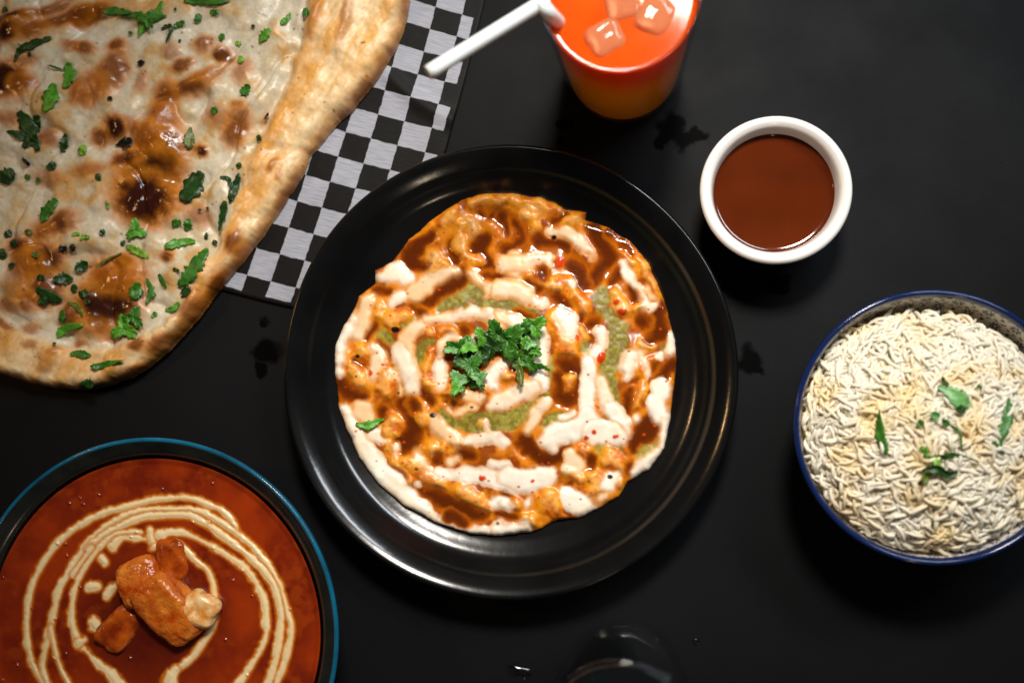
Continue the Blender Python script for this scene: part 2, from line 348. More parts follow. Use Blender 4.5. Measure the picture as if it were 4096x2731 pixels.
# kind: G green chutney, P golden pastry, p pale pastry, T tamarind sauce, Y yoghurt, y peach-tinted yoghurt, R tomato, then overlays U (tamarind) Q (pastry) W (yoghurt)
DISH = {
'A': [('G', [(1000,1010,60),(1150,900,100),(1250,930,130)]), ('G', [(1180,720,25),(1200,820,60),(1330,990,90)]), ('G', [(1480,960,70),(1580,980,70)]), ('G', [(790,1110,50),(700,1150,60)]), ('G', [(500,1230,50),(530,1300,40)]), ('G', [(860,1290,50),(800,1400,60),(790,1520,50)]), ('G', [(1000,1150,40),(1100,1170,30)]),
 ('P', [(1250,150,60),(1400,110,70),(1540,90,70),(1640,120,70)]), ('P', [(980,300,60),(1100,220,60)]), ('Q', [(1150,350,45),(1130,480,50),(1200,580,45),(1285,620,35)]), ('P', [(1450,370,50),(1540,400,50)]), ('p', [(930,600,60),(900,680,60),(1000,650,60)]), ('P', [(540,1120,70),(680,1060,60)]), ('P', [(300,1380,80),(260,1470,70)]), ('P', [(880,480,40),(940,460,40)]), ('P', [(480,1000,50),(470,1080,40)]), ('p',[(1240,300,50),(1280,400,40)]),
 ('T', [(900,400,40),(760,530,80),(720,610,80),(830,660,45)]), ('T', [(1340,430,60),(1290,560,70),(1400,720,80),(1480,760,60)]), ('T', [(1400,230,30),(1500,250,45),(1620,330,60),(1640,450,80),(1540,520,60)]), ('T', [(760,960,28),(950,900,60),(1120,780,60),(1130,700,40)]), ('T', [(730,990,20),(820,1050,35)]), ('T', [(420,860,35),(540,870,25)]), ('T', [(1080,460,35),(1100,560,45),(1080,640,35)]), ('T', [(430,1180,30),(370,1270,30)]), ('T', [(480,1330,30),(540,1400,40)]), ('T',[(1330,210,35)]), ('T',[(1330,740,50),(1480,770,50)]),
 ('Y', [(430,740,40),(520,740,60),(610,720,80),(700,770,55)]), ('y', [(750,890,65),(860,800,70),(980,730,60),(1080,715,40)]), ('Y', [(590,960,45),(640,910,55)]), ('y', [(390,950,55),(340,1050,60),(300,1150,80),(280,1230,60)]), ('Y', [(250,1090,35),(160,1250,60),(110,1400,45),(110,1520,60)]), ('y', [(410,1340,30),(450,1430,70),(430,1560,60)]),
 ('y', [(835,1120,38),(760,1190,60),(680,1280,80),(665,1400,80),(700,1500,75),(750,1568,70)]), ('y', [(850,1090,30),(960,1105,42),(1100,1090,50),(1250,1070,62),(1380,1085,70),(1470,1150,55)]), ('y', [(1200,710,20),(1280,790,32),(1400,870,50),(1500,865,60),(1600,870,55),(1700,900,55)]), ('Y', [(1560,650,60),(1640,640,70)]), ('y', [(1600,560,50),(1590,720,50)])],
'B': [('P', [(0,120,80),(60,110,60)]), ('P', [(230,110,60),(320,150,100),(400,180,70)]), ('P', [(520,210,45),(570,240,40)]), ('Q', [(540,290,28),(640,275,42),(712,222,24)]), ('p', [(270,240,70),(300,320,60),(250,400,50)]), ('P', [(880,440,30),(960,500,45),(1040,580,50),(1100,640,40)]), ('P', [(1120,540,30),(1180,640,40),(1230,740,60),(1300,800,55),(1310,880,40)]), ('P', [(250,760,60),(400,800,70),(550,800,70),(620,840,50)]), ('P', [(640,900,60),(700,960,65),(720,1040,50)]), ('p', [(960,880,50),(1000,960,60),(1030,1030,50)]), ('P', [(1150,1020,60),(1190,1070,40)]), ('P', [(500,1010,50)]), ('P', [(520,1090,110),(560,1300,110),(570,1400,100)]), ('p', [(700,1180,50),(720,1260,40)]), ('p',[(1200,1310,60),(1250,1340,40)]),('P',[(860,720,60),(900,780,40)]),
 ('G', [(830,860,60),(850,930,60)]), ('G', [(880,1060,60),(940,1110,50)]), ('G', [(990,1200,90),(980,1320,95),(950,1470,85)]), ('G', [(1430,1300,40),(1380,1350,30)]), ('G', [(720,1350,50)]), ('G',[(100,960,60),(30,960,60)]), ('G',[(130,770,40),(50,770,40)]),
 ('T', [(30,250,50),(60,380,40)]), ('T', [(140,300,45),(190,420,40),(140,480,45),(60,520,60)]), ('T', [(320,460,60),(450,480,55),(560,510,60)]), ('T', [(790,350,55),(850,470,85),(900,570,95),(880,650,80),(820,720,60),(760,800,60)]), ('T', [(930,380,40),(1030,460,45),(1100,540,40)]), ('T', [(620,640,60),(680,720,55),(700,820,60)]), ('T', [(1100,860,55),(1120,930,45)]), ('T', [(470,930,60),(560,990,55)]), ('T', [(780,1140,70)]), ('T', [(680,1090,40)]), ('T', [(1350,1000,50),(1300,1090,90),(1320,1200,90),(1260,1270,50)]), ('T', [(1200,1120,70)]), ('T', [(1430,1430,50),(1370,1490,60),(1290,1520,50)]), ('T', [(170,1060,50),(220,1080,30)]), ('T',[(240,820,50),(330,860,40)]), ('T',[(1000,720,50),(930,790,40)]), ('T',[(530,250,35),(450,270,35)]),
 ('y', [(420,380,40),(560,380,50),(640,430,50),(690,510,40),(765,560,30),(775,620,22)]), ('Y', [(1030,640,38),(1050,720,38),(1120,800,36),(1190,870,32),(1200,960,30),(1230,1010,25),(1290,1000,18)]), ('y', [(1230,860,40),(1260,930,32)]), ('y', [(60,650,70),(200,640,85),(300,620,65),(400,630,50)]), ('y', [(0,870,70),(120,860,62),(230,920,58),(340,955,52)]), ('Y', [(340,955,50),(360,975,40)]), ('Y', [(530,1060,60),(570,1120,80),(590,1220,60)]), ('Y', [(840,1230,62),(845,1320,52),(805,1400,40)]), ('Y', [(1450,1220,40),(1440,1330,48),(1410,1390,25)]), ('Y', [(1330,1410,38)]), ('Y', [(1090,1430,60),(1060,1520,52)]), ('Y', [(1160,1420,30),(1205,1510,40)]), ('Y',[(600,820,35)]),
 ('U', [(345,720,65)]), ('R', [(515,630,32)]), ('R', [(860,1430,28)]), ('R',[(1010,1050,28)]), ('R',[(955,960,20)]), ('R',[(640,1260,24)])],
'C': [('P', [(230,150,75),(280,250,85),(220,60,50)]), ('P', [(480,200,80),(480,290,80)]), ('P', [(500,720,50),(560,790,45),(600,900,60),(640,1000,60)]), ('P', [(680,850,80),(760,940,80),(900,1050,90)]), ('P', [(1040,745,60),(1160,785,50)]), ('P', [(1100,1100,80),(1200,1180,80),(1300,1240,60)]), ('P', [(820,760,60),(900,840,60),(940,760,40)]), ('P', [(860,320,60),(1000,300,60)]), ('p', [(1250,560,30)]),
 ('G', [(560,90,18),(620,220,18),(640,330,18)]),
 ('T', [(130,250,60),(190,330,60),(310,350,50)]), ('T', [(620,420,60),(690,520,65),(690,620,70),(650,720,85),(590,690,50)]), ('T', [(1080,830,50),(1165,840,50)]), ('T', [(900,860,50)]), ('T', [(760,1110,40),(850,1150,70),(950,1200,70),(1080,1250,70),(1230,1290,40)]), ('T', [(590,980,28)]), ('T', [(1470,1300,40),(1350,1290,25)]), ('T',[(240,90,20),(300,130,20)]),
 ('Q', [(740,450,48),(765,560,45)]), ('Q', [(520,540,65),(570,600,60),(490,640,45)]),
 ('Y', [(140,440,35),(200,520,50),(240,620,60),(300,720,85),(360,850,100),(430,950,100),(520,1060,110),(640,1170,90),(780,1280,75),(920,1370,55),(1100,1425,50),(1300,1430,58),(1450,1420,55),(1568,1385,65)]), ('y', [(300,480,80),(360,560,40)]), ('Y', [(420,655,65),(450,700,35)]), ('Y', [(120,80,40)]),
 ('Y', [(570,0,65),(630,100,72),(670,200,68),(705,310,58)]), ('y', [(420,90,70),(400,200,50)]), ('y', [(530,150,18),(590,250,25),(600,330,20)]), ('y', [(835,520,35),(870,600,52),(960,660,60),(1050,715,55)]), ('Y', [(1150,715,45),(1250,700,52),(1350,685,62),(1410,725,40)]), ('Y', [(1270,565,18),(1300,620,14)]), ('y', [(730,810,25),(800,885,25),(865,960,24)]), ('Y', [(910,960,45),(1040,970,50),(1200,985,60),(1330,1000,70),(1480,1030,90),(1600,1030,90)]), ('Y', [(1320,890,28),(1430,900,45)]), ('Y', [(720,1040,40)]), ('y', [(1010,870,45)]), ('Y', [(1350,1190,58),(1440,1205,40)]), ('y', [(540,515,36),(595,570,28)]), ('y',[(560,760,35)]),
 ('U', [(990,1300,55),(1090,1340,45)]), ('U', [(460,485,55)]), ('U', [(690,430,45),(700,470,40)]), ('R', [(1245,990,26)]), ('R', [(372,185,16)]), ('R', [(1060,1425,26)])],
'D': [('P', [(310,740,40),(320,810,45)]), ('P', [(1060,330,60),(1040,430,65),(1115,290,50)]), ('P', [(720,960,70),(780,1050,80),(720,1120,60)]), ('P', [(880,850,95),(950,900,60)]), ('Q', [(380,1180,85),(430,1260,70)]), ('P', [(500,1310,42)]), ('P', [(150,1310,55),(260,1330,65)]), ('P', [(130,1190,60)]), ('P', [(480,950,40),(620,1000,60)]), ('P',[(960,1050,50)]), ('P',[(650,780,50),(720,830,40)]), ('P',[(1120,150,80),(1200,100,60)]),
 ('G', [(400,580,60),(520,530,45)]), ('G', [(790,550,32)]), ('G', [(910,400,60),(880,300,60),(850,150,60),(880,50,60)]), ('G', [(1090,810,50),(1160,740,42),(1200,690,25)]), ('G', [(790,790,50),(900,760,60)]), ('G', [(420,100,30),(410,260,30)]), ('G',[(600,960,60)]),
 ('T', [(520,120,70),(600,150,50),(610,300,42),(560,370,60),(470,350,62),(470,200,40)]), ('T', [(190,720,80),(270,780,60),(330,850,60),(450,830,65),(530,770,32)]), ('T', [(980,480,50),(1030,320,30)]), ('T', [(1290,180,60),(1340,130,60),(1240,230,40)]), ('T', [(1210,560,62),(1130,640,75),(1060,700,55),(1040,780,40)]), ('T', [(700,860,55)]), ('T', [(1010,900,32),(1020,960,25)]), ('T', [(540,1060,32)]), ('T', [(270,1395,22)]), ('T', [(30,1140,40)]),
 ('Q', [(540,210,38),(530,300,34)]),
 ('Y', [(690,120,50),(700,220,72),(690,340,70),(690,440,72)]), ('y', [(800,240,48),(830,360,52),(870,470,62)]), ('Y', [(870,470,60),(930,560,72),(960,640,58)]), ('Y', [(700,540,85),(600,620,82),(480,660,82),(400,700,72),(420,760,35)]), ('Y', [(740,640,95),(880,660,92),(950,690,60)]), ('y', [(370,420,52),(310,470,50),(250,560,42),(220,620,30)]), ('W', [(490,540,18),(565,490,24)]), ('Y', [(1030,80,52),(1000,150,40),(990,230,28)]), ('Y', [(1130,120,38),(1155,200,24)]), ('Y', [(1250,290,60),(1300,320,48),(1225,400,70),(1240,480,72),(1300,540,35)]), ('Y', [(1300,560,28),(1275,680,34),(1225,800,40),(1150,890,50),(1080,950,50)]), ('Y', [(60,980,80),(200,1030,92),(330,1010,90),(390,960,48)]), ('y', [(560,830,60),(590,900,68),(520,930,55)]), ('Y', [(880,1000,55),(850,1060,60),(915,970,38)]), ('Y', [(520,1150,70),(600,1190,92),(680,1220,70),(745,1250,38)]), ('y', [(795,1165,38)]), ('Y', [(0,1400,72),(100,1410,60),(200,1390,38)]), ('Y', [(225,1190,32)]), ('Y', [(40,1200,50)]), ('Y',[(1070,545,30)]),
 ('R', [(805,70,28)]), ('R', [(900,680,22)]), ('R', [(740,660,14)]), ('R', [(685,700,14)]), ('R', [(278,1028,14)])],
'E': [('P', [(330,650,50),(310,800,50),(290,900,60),(330,980,80)]), ('P', [(1150,900,95),(1110,830,55)]), ('P', [(560,1100,90),(480,1080,60)]), ('P', [(900,1060,60)]), ('P', [(300,470,60)]), ('P',[(430,460,70),(560,450,60)]),
 ('G', [(700,1400,95),(850,1380,105),(1100,1380,115),(1250,1330,85),(1360,1250,60),(1500,1180,42),(1590,1000,26)]), ('G', [(450,1300,45),(540,1410,85)]), ('G', [(1400,200,70),(1300,230,60)]),
 ('T', [(290,1100,60),(330,1180,55)]), ('T', [(560,740,50),(580,850,50)]), ('T', [(1240,260,60),(1350,300,45)]), ('T', [(580,1260,40),(660,1220,30)]), ('T',[(510,1190,26)]),
 ('Y', [(1430,420,70),(1480,520,100),(1490,640,100),(1470,770,95)]), ('y', [(1050,290,50),(1180,340,75),(1290,390,60)]), ('Y', [(1460,920,92),(1480,1000,80),(1390,1060,92)]), ('y', [(1390,1060,92),(1200,1130,95),(1050,1180,92),(960,1220,65)]), ('y', [(720,1130,55),(850,1150,52)]), ('Y', [(1160,740,42),(1060,820,70),(990,900,70),(950,980,60),(1010,1010,40)]), ('Y', [(430,760,62),(455,880,80),(440,1000,48)]), ('y', [(430,700,45),(440,610,48),(490,545,50),(570,530,42),(640,545,24)]), ('Y', [(790,540,42)]), ('y', [(540,1290,28),(580,1335,25),(640,1300,30),(720,1245,38),(800,1230,42)]),
 ('U', [(700,465,55)]), ('U', [(1190,850,30)]), ('Q', [(320,990,52),(370,960,35)])],
}
CB = dict(Yw=lin(247,236,218), Yp=lin(240,200,152), Ye=lin(226,146,52), Td=lin(80,30,6), Tm=lin(146,66,8), Te=lin(212,116,14), Ga=lin(158,146,56), Gb=lin(122,106,26), Pa=lin(240,158,28), Pb=lin(212,110,12), Pc=lin(236,180,108), R=lin(214,66,12), Ba=lin(222,130,18), Bb=lin(148,68,8))
def make_dish():
    f = Relief(1320, 750, 2735, 2170, 3.3); X, Y = f.X, f.Y
    wx = fbm(X, Y, 70, 3, 4)*15; wy = fbm(X, Y, 70, 13, 4)*15
    n1 = fbm(X, Y, 110, 21, 4); n2 = fbm(X, Y, 34, 31, 3); n3 = fbm(X, Y, 14, 41, 3); nL = fbm(X, Y, 190, 71, 3)
    de = polydist(X, Y, DISH_OUT); ins = inpoly(X, Y, DISH_OUT); d = np.where(ins, de, -de)+3*n2+5*n1
    rr = np.hypot(X-2028, Y-1465)/690
    hs = 0.0045+0.0075*np.clip(1-rr**2, 0, 1)
    lump = fbm(X, Y, 85, 51, 2)
    f.h[:] = hs+0.0014*lump+0.0003*n2
    t = sst(-.25, .3, n1+.3*n2)[..., None]; f.col[:] = CB['Ba']*t+CB['Bb']*(1-t); f.ro[:] = .30
    strokes = []
    for pas in ('G', 'Pp', 'T', 'Yy', 'UQWR'):
        for c, lst in DISH.items():
            ox, oy, s = CROP[c]
            for k, pts in lst:
                if k in pas: strokes.append((k, [(ox+x/s, oy+y/s, w/s) for x, y, w in pts]))
    names = {0: 'curry_base'}; kinds = {0: 'B'}
    NM = dict(G='green_chutney', P='pastry_piece', p='pastry_piece', T='tamarind_sauce', U='tamarind_sauce', Y='yoghurt_drizzle', y='yoghurt_drizzle', W='yoghurt_drizzle', Q='pastry_piece', R='tomato_bit')
    for idx, (k, pts) in enumerate(strokes, 1):
        pts = smooth_pts(pts); w = f.win(pts, 40); x, y = X[w], Y[w]
        if x.size == 0: continue
        hw = max(p[2] for p in pts); wv = 1.15 if k in 'YyW' else 1.25
        s = strokeS(x+wx[w]*wv, y+wy[w]*wv, pts)+n2[w]*(8 if k in 'Yy' else 4 if k == 'W' else 8)+(3 if k in 'YyW' else 8 if k in 'TU' else 2)
        soft = {'Y': 7, 'y': 10, 'W': 5, 'G': 9, 'T': 12, 'U': 10, 'P': 11, 'p': 11, 'Q': 7, 'R': 4}[k]
        if k in 'YyPp': soft = soft*(.6+1.5*sst(-.35, .5, n1[w]+.3*nL[w]))
        m = sst(-soft, soft, s)
        if k in 'Yy': m = m*np.clip((1.0 if k == 'Y' else .93)+.30*n1[w]+.25*n2[w]+.1, .45, 1)
        M = m[..., None]; dome = 1-(1-np.clip(s/max(hw, 1), 0, 1))**2
        h = f.h[w]; b = hs[w]
        if k in 'YyW':
            tint = (0.10 if k != 'y' else 0.85)+0.75*nL[w]+.2*n2[w]; tint = np.clip(tint, 0, 1)[..., None]
            c = CB['Yw']*(1-tint)+CB['Yp']*tint; e = (1-sst(-2, 20, s+7*n1[w]))[..., None]*(.85 if k == 'y' else .6); c = c*(1-e)+CB['Ye']*e
            hn = b+.55*(h-b)+.0008*sst(0, .9, dome)*min(1, hw/28)+.0004*n1[w]; ro = .36+.06*n1[w]
        elif k in 'TU':
            q = sst(2, 34, s+14*n1[w])[..., None]*.85; e = (1-sst(-8, 18, s+7*n1[w]))[..., None]*.75
            c = CB['Tm']*(1-q)+CB['Td']*q; c = c*(1-e)+CB['Te']*e
            hn = b-.0006+.08*(h-b)+.00012*n1[w]; ro = .10+.03*n1[w]
        elif k == 'G':
            t = sst(-.5, .6, n3[w]+.6*n1[w])[..., None]; c = CB['Gb']*(1-t)+CB['Ga']*t; hn = b+.25*(h-b)-.0004+.0003*n3[w]; ro = .40+0*n1[w]
        elif k == 'R':
            c = CB['R']*np.ones(x.shape+(1,)); hn = h+.0008*dome; ro = .25+0*n1[w]
        else:
            t = sst(-.45, .45, n2[w]+.5*n1[w])[..., None]; a, bb = (CB['Pa'], CB['Pb']) if k in 'PQ' else (CB['Pc'], CB['Pa'])
            c = a*t+bb*(1-t); hi = sst(.55, 1.0, dome+.3*n2[w])[..., None]*.45; c = c*(1-hi)+CB['Pc']*hi  # pale highlight painted into the colour on the pastry's domed tops
            hn = b+.4*(h-b)+.0026*dome*min(1, hw/32)+.0007*n2[w]+.0002*n3[w]; ro = .36+.06*n3[w]
        f.col[w] = f.col[w]*(1-M)+c*M; f.h[w] = h*(1-m)+hn*m; f.ro[w] = f.ro[w]*(1-m)+ro*m
        f.own[w] = np.where(m > .5, idx, f.own[w]); names[idx] = NM[k]; kinds[idx] = k
    f.h[:] = .35*f.h+.65*blur(f.h, 2, 2)+.00006*n3
    f.h[:] = blur(f.h, 1, 1)
    # chilli flakes, pepper and seeds ground into the sauces
    rg = np.random.default_rng(5)
    for i in range(190):
        a = rg.uniform(0, 6.283); r = 660*math.sqrt(rg.uniform(0, 1)); cx, cy = 2028+r*math.cos(a), 1465+r*math.sin(a)
        rad = rg.uniform(2.5, 6.5) if i < 170 else rg.uniform(3, 8); w = f.win([(cx, cy, rad)], 10); x, y = X[w], Y[w]
        if x.size == 0: continue
        m = sst(-2.5, 2.5, rad-np.hypot(x-cx, (y-cy)*1.3)+2.5*n3[w])[..., None]*.85
        c = lin(205, 74, 20) if i < 170 else lin(52, 24, 10); f.col[w] = f.col[w]*(1-m)+c*m
    f.col[:] = np.clip(f.col*(1+.05*n3+.05*n2)[..., None], 0.002, .93)
    for (x0, y0, r0, rr_) in [(1587, 1320, 17, 12), (1738, 1660, 14, 10), (2217, 952, 11, 9), (2440, 1905, 12, 9), (1437, 1426, 9, 7), (1325, 1190, 14, 10)]:
        m = sst(-3, 3, r0-np.hypot(X-x0, (Y-y0)*r0/rr_))[..., None]; f.col[:] = f.col*(1-m)+lin(24, 12, 8)*m
    edge = np.sqrt(np.clip(1-(1-np.clip(d/34, 0, 1))**2, 0, 1))
    X, Y = snap(X, Y, d, f.step); xy = P(X, Y, .014); r = np.hypot(xy[..., 0]-PC[0], xy[..., 1]-PC[1])
    lowleft = sst(60, 0, d)*0
    Z = plate_z(r)+np.maximum(f.h, .0012)*edge*(1-.5*lowleft)-.0004*(edge < .02)
    W = xy.copy(); W[..., 2] = Z
    mask = d > 0
    root = empty('street_food_dish', (PC[0], PC[1], plate_z(0)), 'saucy layered dish striped with yoghurt, brown tamarind and green chutney on the black plate', 'food')
    mY = mat_attr('yoghurt', .25, (1, .75, .5), .0025, bump=(900, .05, .0004))
    mT = mat_attr('tamarind', .1, (1, .4, .1), .002, bump=(120, .06, .0010))
    mG = mat_attr('green_chutney', .1, bump=(900, .08, .0004), var=(1500, (.90, .90, .88), (1.06, 1.06, 1.06)))
    mP = mat_attr('fried_pastry', .08, (1, .5, .15), .002, bump=(420, .16, .0008), var=(500, (.86, .80, .70), (1.10, 1.08, 1.04)))
    MM = {k: m for ks, m in (('YyW', mY), ('TUB', mT), ('G', mG), ('PpQR', mP)) for k in ks}
    f.build(W, mask, root, {i: MM[k] for i, k in kinds.items()}, names)
    return f, Z
dish, dishZ = make_dish()

# ------------------------------------------------------------------ naan
NAAN_OUT = [(x*FV, y*FV) for x, y in [(936, -10), (922, 60), (898, 110), (870, 158), (838, 200), (800, 248), (775, 268), (748, 300), (722, 332), (704, 352), (690, 390), (668, 425), (650, 450), (628, 488), (610, 512), (590, 545), (570, 565), (545, 600), (530, 616), (500, 655), (470, 694), (440, 733), (400, 778), (372, 808), (330, 842), (290, 866), (240, 884), (180, 896), (120, 894), (60, 881), (0, 862), (-90, 820), (-170, 760), (-240, 640), (-280, 450), (-280, 250), (-240, 60), (-160, -90), (-30, -190), (200, -260), (450, -270), (700, -210), (860, -120)]]
NAAN_FOLD = [(x*FV, y*FV) for x, y in [(715, -60), (708, 20), (690, 100), (645, 210), (605, 310), (560, 405), (530, 500), (490, 580), (452, 650), (410, 715), (350, 768), (260, 805), (150, 800), (50, 760), (-60, 735), (-160, 690)]]
NA = [(x/1.96, y/1.96) for x, y in [(0, 0)]]
def c1(x, y): return (x/1.96, y/1.96)
def c2(x, y): return (x/1.742, 700+y/1.742)
# toasted spots: x, y, rx, ry, tilt, darkness (0.3 golden .. 1 charred)
CHAR = [(*c1(1290,1180), 62, 85, .5, .80), (*c1(1180,1420), 92, 110, .25, 1.0), (*c2(1010,170), 95, 75, 0, .95), (*c2(780,860), 92, 108, .35, 1.0), (*c2(870,590), 40, 30, 0, .75), (*c2(800,700), 100, 70, .2, .5),
 (*c1(100,170), 75, 22, -.35, .95), (*c1(100,255), 60, 26, -.35, .95), (*c1(60,630), 65, 55, .3, .98), (*c1(190,660), 45, 40, 0, .55), (*c1(690,110), 75, 26, -.4, .8), (*c1(520,150), 120, 30, -.35, .6), (*c1(400,60), 90, 22, -.3, .55), (*c1(270,230), 60, 40, -.3, .55),
 (*c1(860,570), 50, 100, .55, .6), (*c1(700,700), 60, 70, .7, .5), (*c1(620,760), 40, 40, .5, .45), (*c1(905,1010), 36, 36, 0, .8), (*c1(770,1065), 34, 34, 0, .6), (*c1(1590,345), 38, 32, -.3, .55), (*c1(1430,515), 50, 22, -.35, .6), (*c1(1750,440), 36, 28, .2, .65), (*c1(1480,690), 95, 38, -.35, .62), (*c1(1310,760), 45, 70, .2, .6), (*c1(1290,920), 60, 50, .5, .55), (*c1(1180,1080), 60, 60, .3, .55),
 (*c1(1000,1250), 65, 34, -.15, .65), (*c1(700,1330), 70, 26, -.1, .5), (*c1(1570,1190), 28, 26, 0, .7), (*c1(1860,1000), 50, 75, .5, .6), (*c1(1700,920), 50, 50, .3, .4), (*c1(670,380), 42, 26, .2, .6), (*c1(910,365), 32, 26, 0, .62), (*c1(560,350), 30, 20, .3, .5), (*c1(200,470), 40, 26, -.2, .5), (*c1(370,1090), 42, 34, 0, .55), (*c1(120,940), 60, 34, .2, .5), (*c1(390,1390), 60, 34, .2, .45), (*c1(1060,990), 40, 26, .6, .5), (*c1(1110,640), 26, 50, .1, .42), (*c1(1900,560), 34, 46, .4, .45), (*c1(1880,830), 30, 20, 0, .5), (*c1(1330,400), 40, 30, 0, .35), (*c1(1640,580), 70, 24, -.5, .45),
 (*c2(410,350), 85, 42, -.4, .62), (*c2(280,380), 50, 40, 0, .4), (*c2(150,510), 62, 45, 0, .65), (*c2(320,590), 70, 62, 0, .68), (*c2(220,620), 60, 50, .4, .55), (*c2(330,800), 85, 62, .3, .62), (*c2(220,880), 40, 40, 0, .55), (*c2(520,985), 45, 42, 0, .6), (*c2(150,700), 60, 80, .2, .4), (*c2(60,900), 50, 30, 0, .5), (*c2(1170,565), 30, 26, 0, .62), (*c2(970,1180), 36, 20, -.4, .6), (*c2(560,1170), 30, 16, -.2, .5), (*c2(230,1060), 34, 22, 0, .42), (*c2(380,1230), 26, 16, 0, .42), (*c2(240,1180), 28, 22, 0, .45), (*c2(30,1040), 50, 14, .4, .55), (*c2(1380,280), 50, 40, .4, .45), (*c2(950,640), 60, 60, 0, .3), (*c2(660,1060), 70, 40, 0, .32), (*c2(340,1330), 34, 20, 0, .35),
 (*c2(1630,470), 26, 52, .55, .6), (*c2(1480,790), 24, 80, .55, .62), (*c2(1330,920), 34, 66, .6, .5), (*c2(1140,1160), 60, 22, -.5, .55), (*c2(1000,1330), 90, 16, -.4, .5), (1100, 660, 12, 40, .5, .5), (1120, 710, 14, 18, .3, .5), (1060, 480, 14, 30, .5, .35), (960, 1010, 22, 40, .5, .45), (1270, 60, 18, 90, .25, .35), (1390, 90, 22, 110, .2, .35)]
def make_naan():
    f = Relief(-500, -470, 1650, 1580, 4.4); X, Y = f.X, f.Y
    n0 = fbm(X, Y, 240, 61, 4); n1 = fbm(X, Y, 95, 62, 4); n2 = fbm(X, Y, 32, 63, 3); n3 = fbm(X, Y, 13, 64, 2)
    wx = fbm(X, Y, 70, 65, 3)*16; wy = fbm(X, Y, 70, 66, 3)*16
    de = polydist(X, Y, NAAN_OUT); ins = inpoly(X, Y, NAAN_OUT); d = np.where(ins, de, -de)+4*n1+2*n2
    inner = inpoly(X+wx, Y+wy, NAAN_FOLD+[(-900, 900), (-900, -900), (1200, -900)]); df = polydist(X+wx, Y+wy, NAAN_FOLD, False)
    sf = np.where(inner, df, -df)                     # >0 inside the fold
    band = sst(14, -14, sf)
    # anisotropic grain along the rim
    ca, sa = math.cos(math.radians(-58)), math.sin(math.radians(-58))
    al, ac = X*ca+Y*sa, -X*sa+Y*ca
    g1 = fbm(al*.28, ac, 60, 67, 4); g2 = fbm(al*.35, ac, 22, 68, 3)
    h = .0095+.0050*n0+.0026*n1+.0003*n2
    blister = np.clip(fbm(X, Y, 130, 69, 2), 0, 1); h = h+.006*blister*(1-band)
    crease = np.exp(-(fbm(al*.5, ac, 190, 70, 2)/.07)**2); h = h-.0028*crease*(1-band)
    h = h+band*(.0040+.0020*g1+.0010*g2)
    valley = np.exp(-(sf/22)**2); h = h-.0040*valley*sst(1400, 700, Y+.3*X)
    t = sst(-.4, .6, n1+.35*n2)[..., None]
    col = lin(218, 208, 184)*(1-t)+lin(206, 180, 132)*t
    gt = sst(.12, .55, n0*.4+n1*.8+.35*n2)[..., None]*.6; col = col*(1-gt)+lin(206, 146, 66)*gt
    br = lin(240, 212, 164)*(1-sst(-.3, .7, g1)[..., None])+lin(230, 172, 90)*sst(-.3, .7, g1)[..., None]; gf = (np.exp(-((sf+45)/60)**2)*sst(-.6, .3, g1+.4*n1))[..., None]*.6; br = br*(1-gf)+lin(222, 150, 52)*gf
    wt = sst(.1, .7, -g2+.3*n1)[..., None]*.4; br = br*(1-wt)+lin(238, 218, 184)*wt
    col = col*(1-band[..., None])+br*band[..., None]
    e = sst(46, 4, d+10*n2)[..., None]*.75; e2 = sst(26, 0, d+8*n2)[..., None]*sst(-.5, .4, n1)[..., None]*.8
    col = col*(1-e)+lin(206, 140, 66)*e; col = col*(1-e2)+lin(128, 66, 18)*e2
    ro = np.full(X.shape, .42)+.08*n1-.06*(1-band)
    for (cx, cy, rx, ry, tl, dk) in CHAR:
        if dk > .79: rx, ry = rx*1.25, ry*1.25
        dk = min(1.0, dk*1.25)
        R = max(rx, ry)*2.1; w = f.win([(cx, cy, R)], 5); x, y = X[w]+wx[w]*.9-cx, Y[w]+wy[w]*.9-cy
        if x.size == 0: continue
        c, s = math.cos(tl), math.sin(tl); u, v = (x*c+y*s)/rx, (-x*s+y*c)/ry
        r = (np.hypot(u, v)+.20*n2[w]+.12*n1[w])*.86; r0 = np.hypot(u, v)
        a1 = sst(1.45, .75, r)[..., None]*min(1, dk*1.15); a2 = sst(1.02, .35, r)[..., None]*min(1, max(0, dk*1.5-.35)); a3 = sst(1.02, .42, r)[..., None]*min(1, max(0, (dk-.64)/.26))
        C = col[w]; C = C*(1-a1*.85)+lin(204, 124, 30)*a1*.85; C = C*(1-a2*.9)+lin(148, 70, 12)*a2*.9; C = C*(1-a3*.95)+lin(44, 15, 6)*a3*.95
        col[w] = C; h[w] = h[w]+.0030*sst(1.5, .1, r0)*min(1, (rx+ry)/120); ro[w] = ro[w]*(1-a3[..., 0]*.55)
    # black pepper
    rg = np.random.default_rng(9)
    for i in range(150):
        cx, cy, rad = rg.uniform(0, 1500), rg.uniform(0, 1450), rg.uniform(1.8, 5); w = f.win([(cx, cy, rad)], 8); x, y = X[w], Y[w]
        if x.size == 0: continue
        m = sst(-2.5, 2.5, rad-np.hypot(x-cx, y-cy))[..., None]*.8; col[w] = col[w]*(1-m)+lin(60, 44, 26)*m
    f.col[:] = np.clip(col*(1+.07*n3+.05*n2)[..., None], .004, .92); f.ro[:] = np.clip(ro, .18, .7)
    edge = np.sqrt(np.clip(1-(1-np.clip(d/52, 0, 1))**2, 0, 1))
    Z = .0032+np.maximum(.5*h+.5*blur(h, 3, 2), .004)*edge
    X, Y = snap(X, Y, d, f.step); W = P(X, Y, .013); W[..., 2] = Z
    root = empty('naan_bread', P(500, 500, .0032), 'large blistered naan flatbread scattered with chopped green herbs on checkered paper', 'bread')
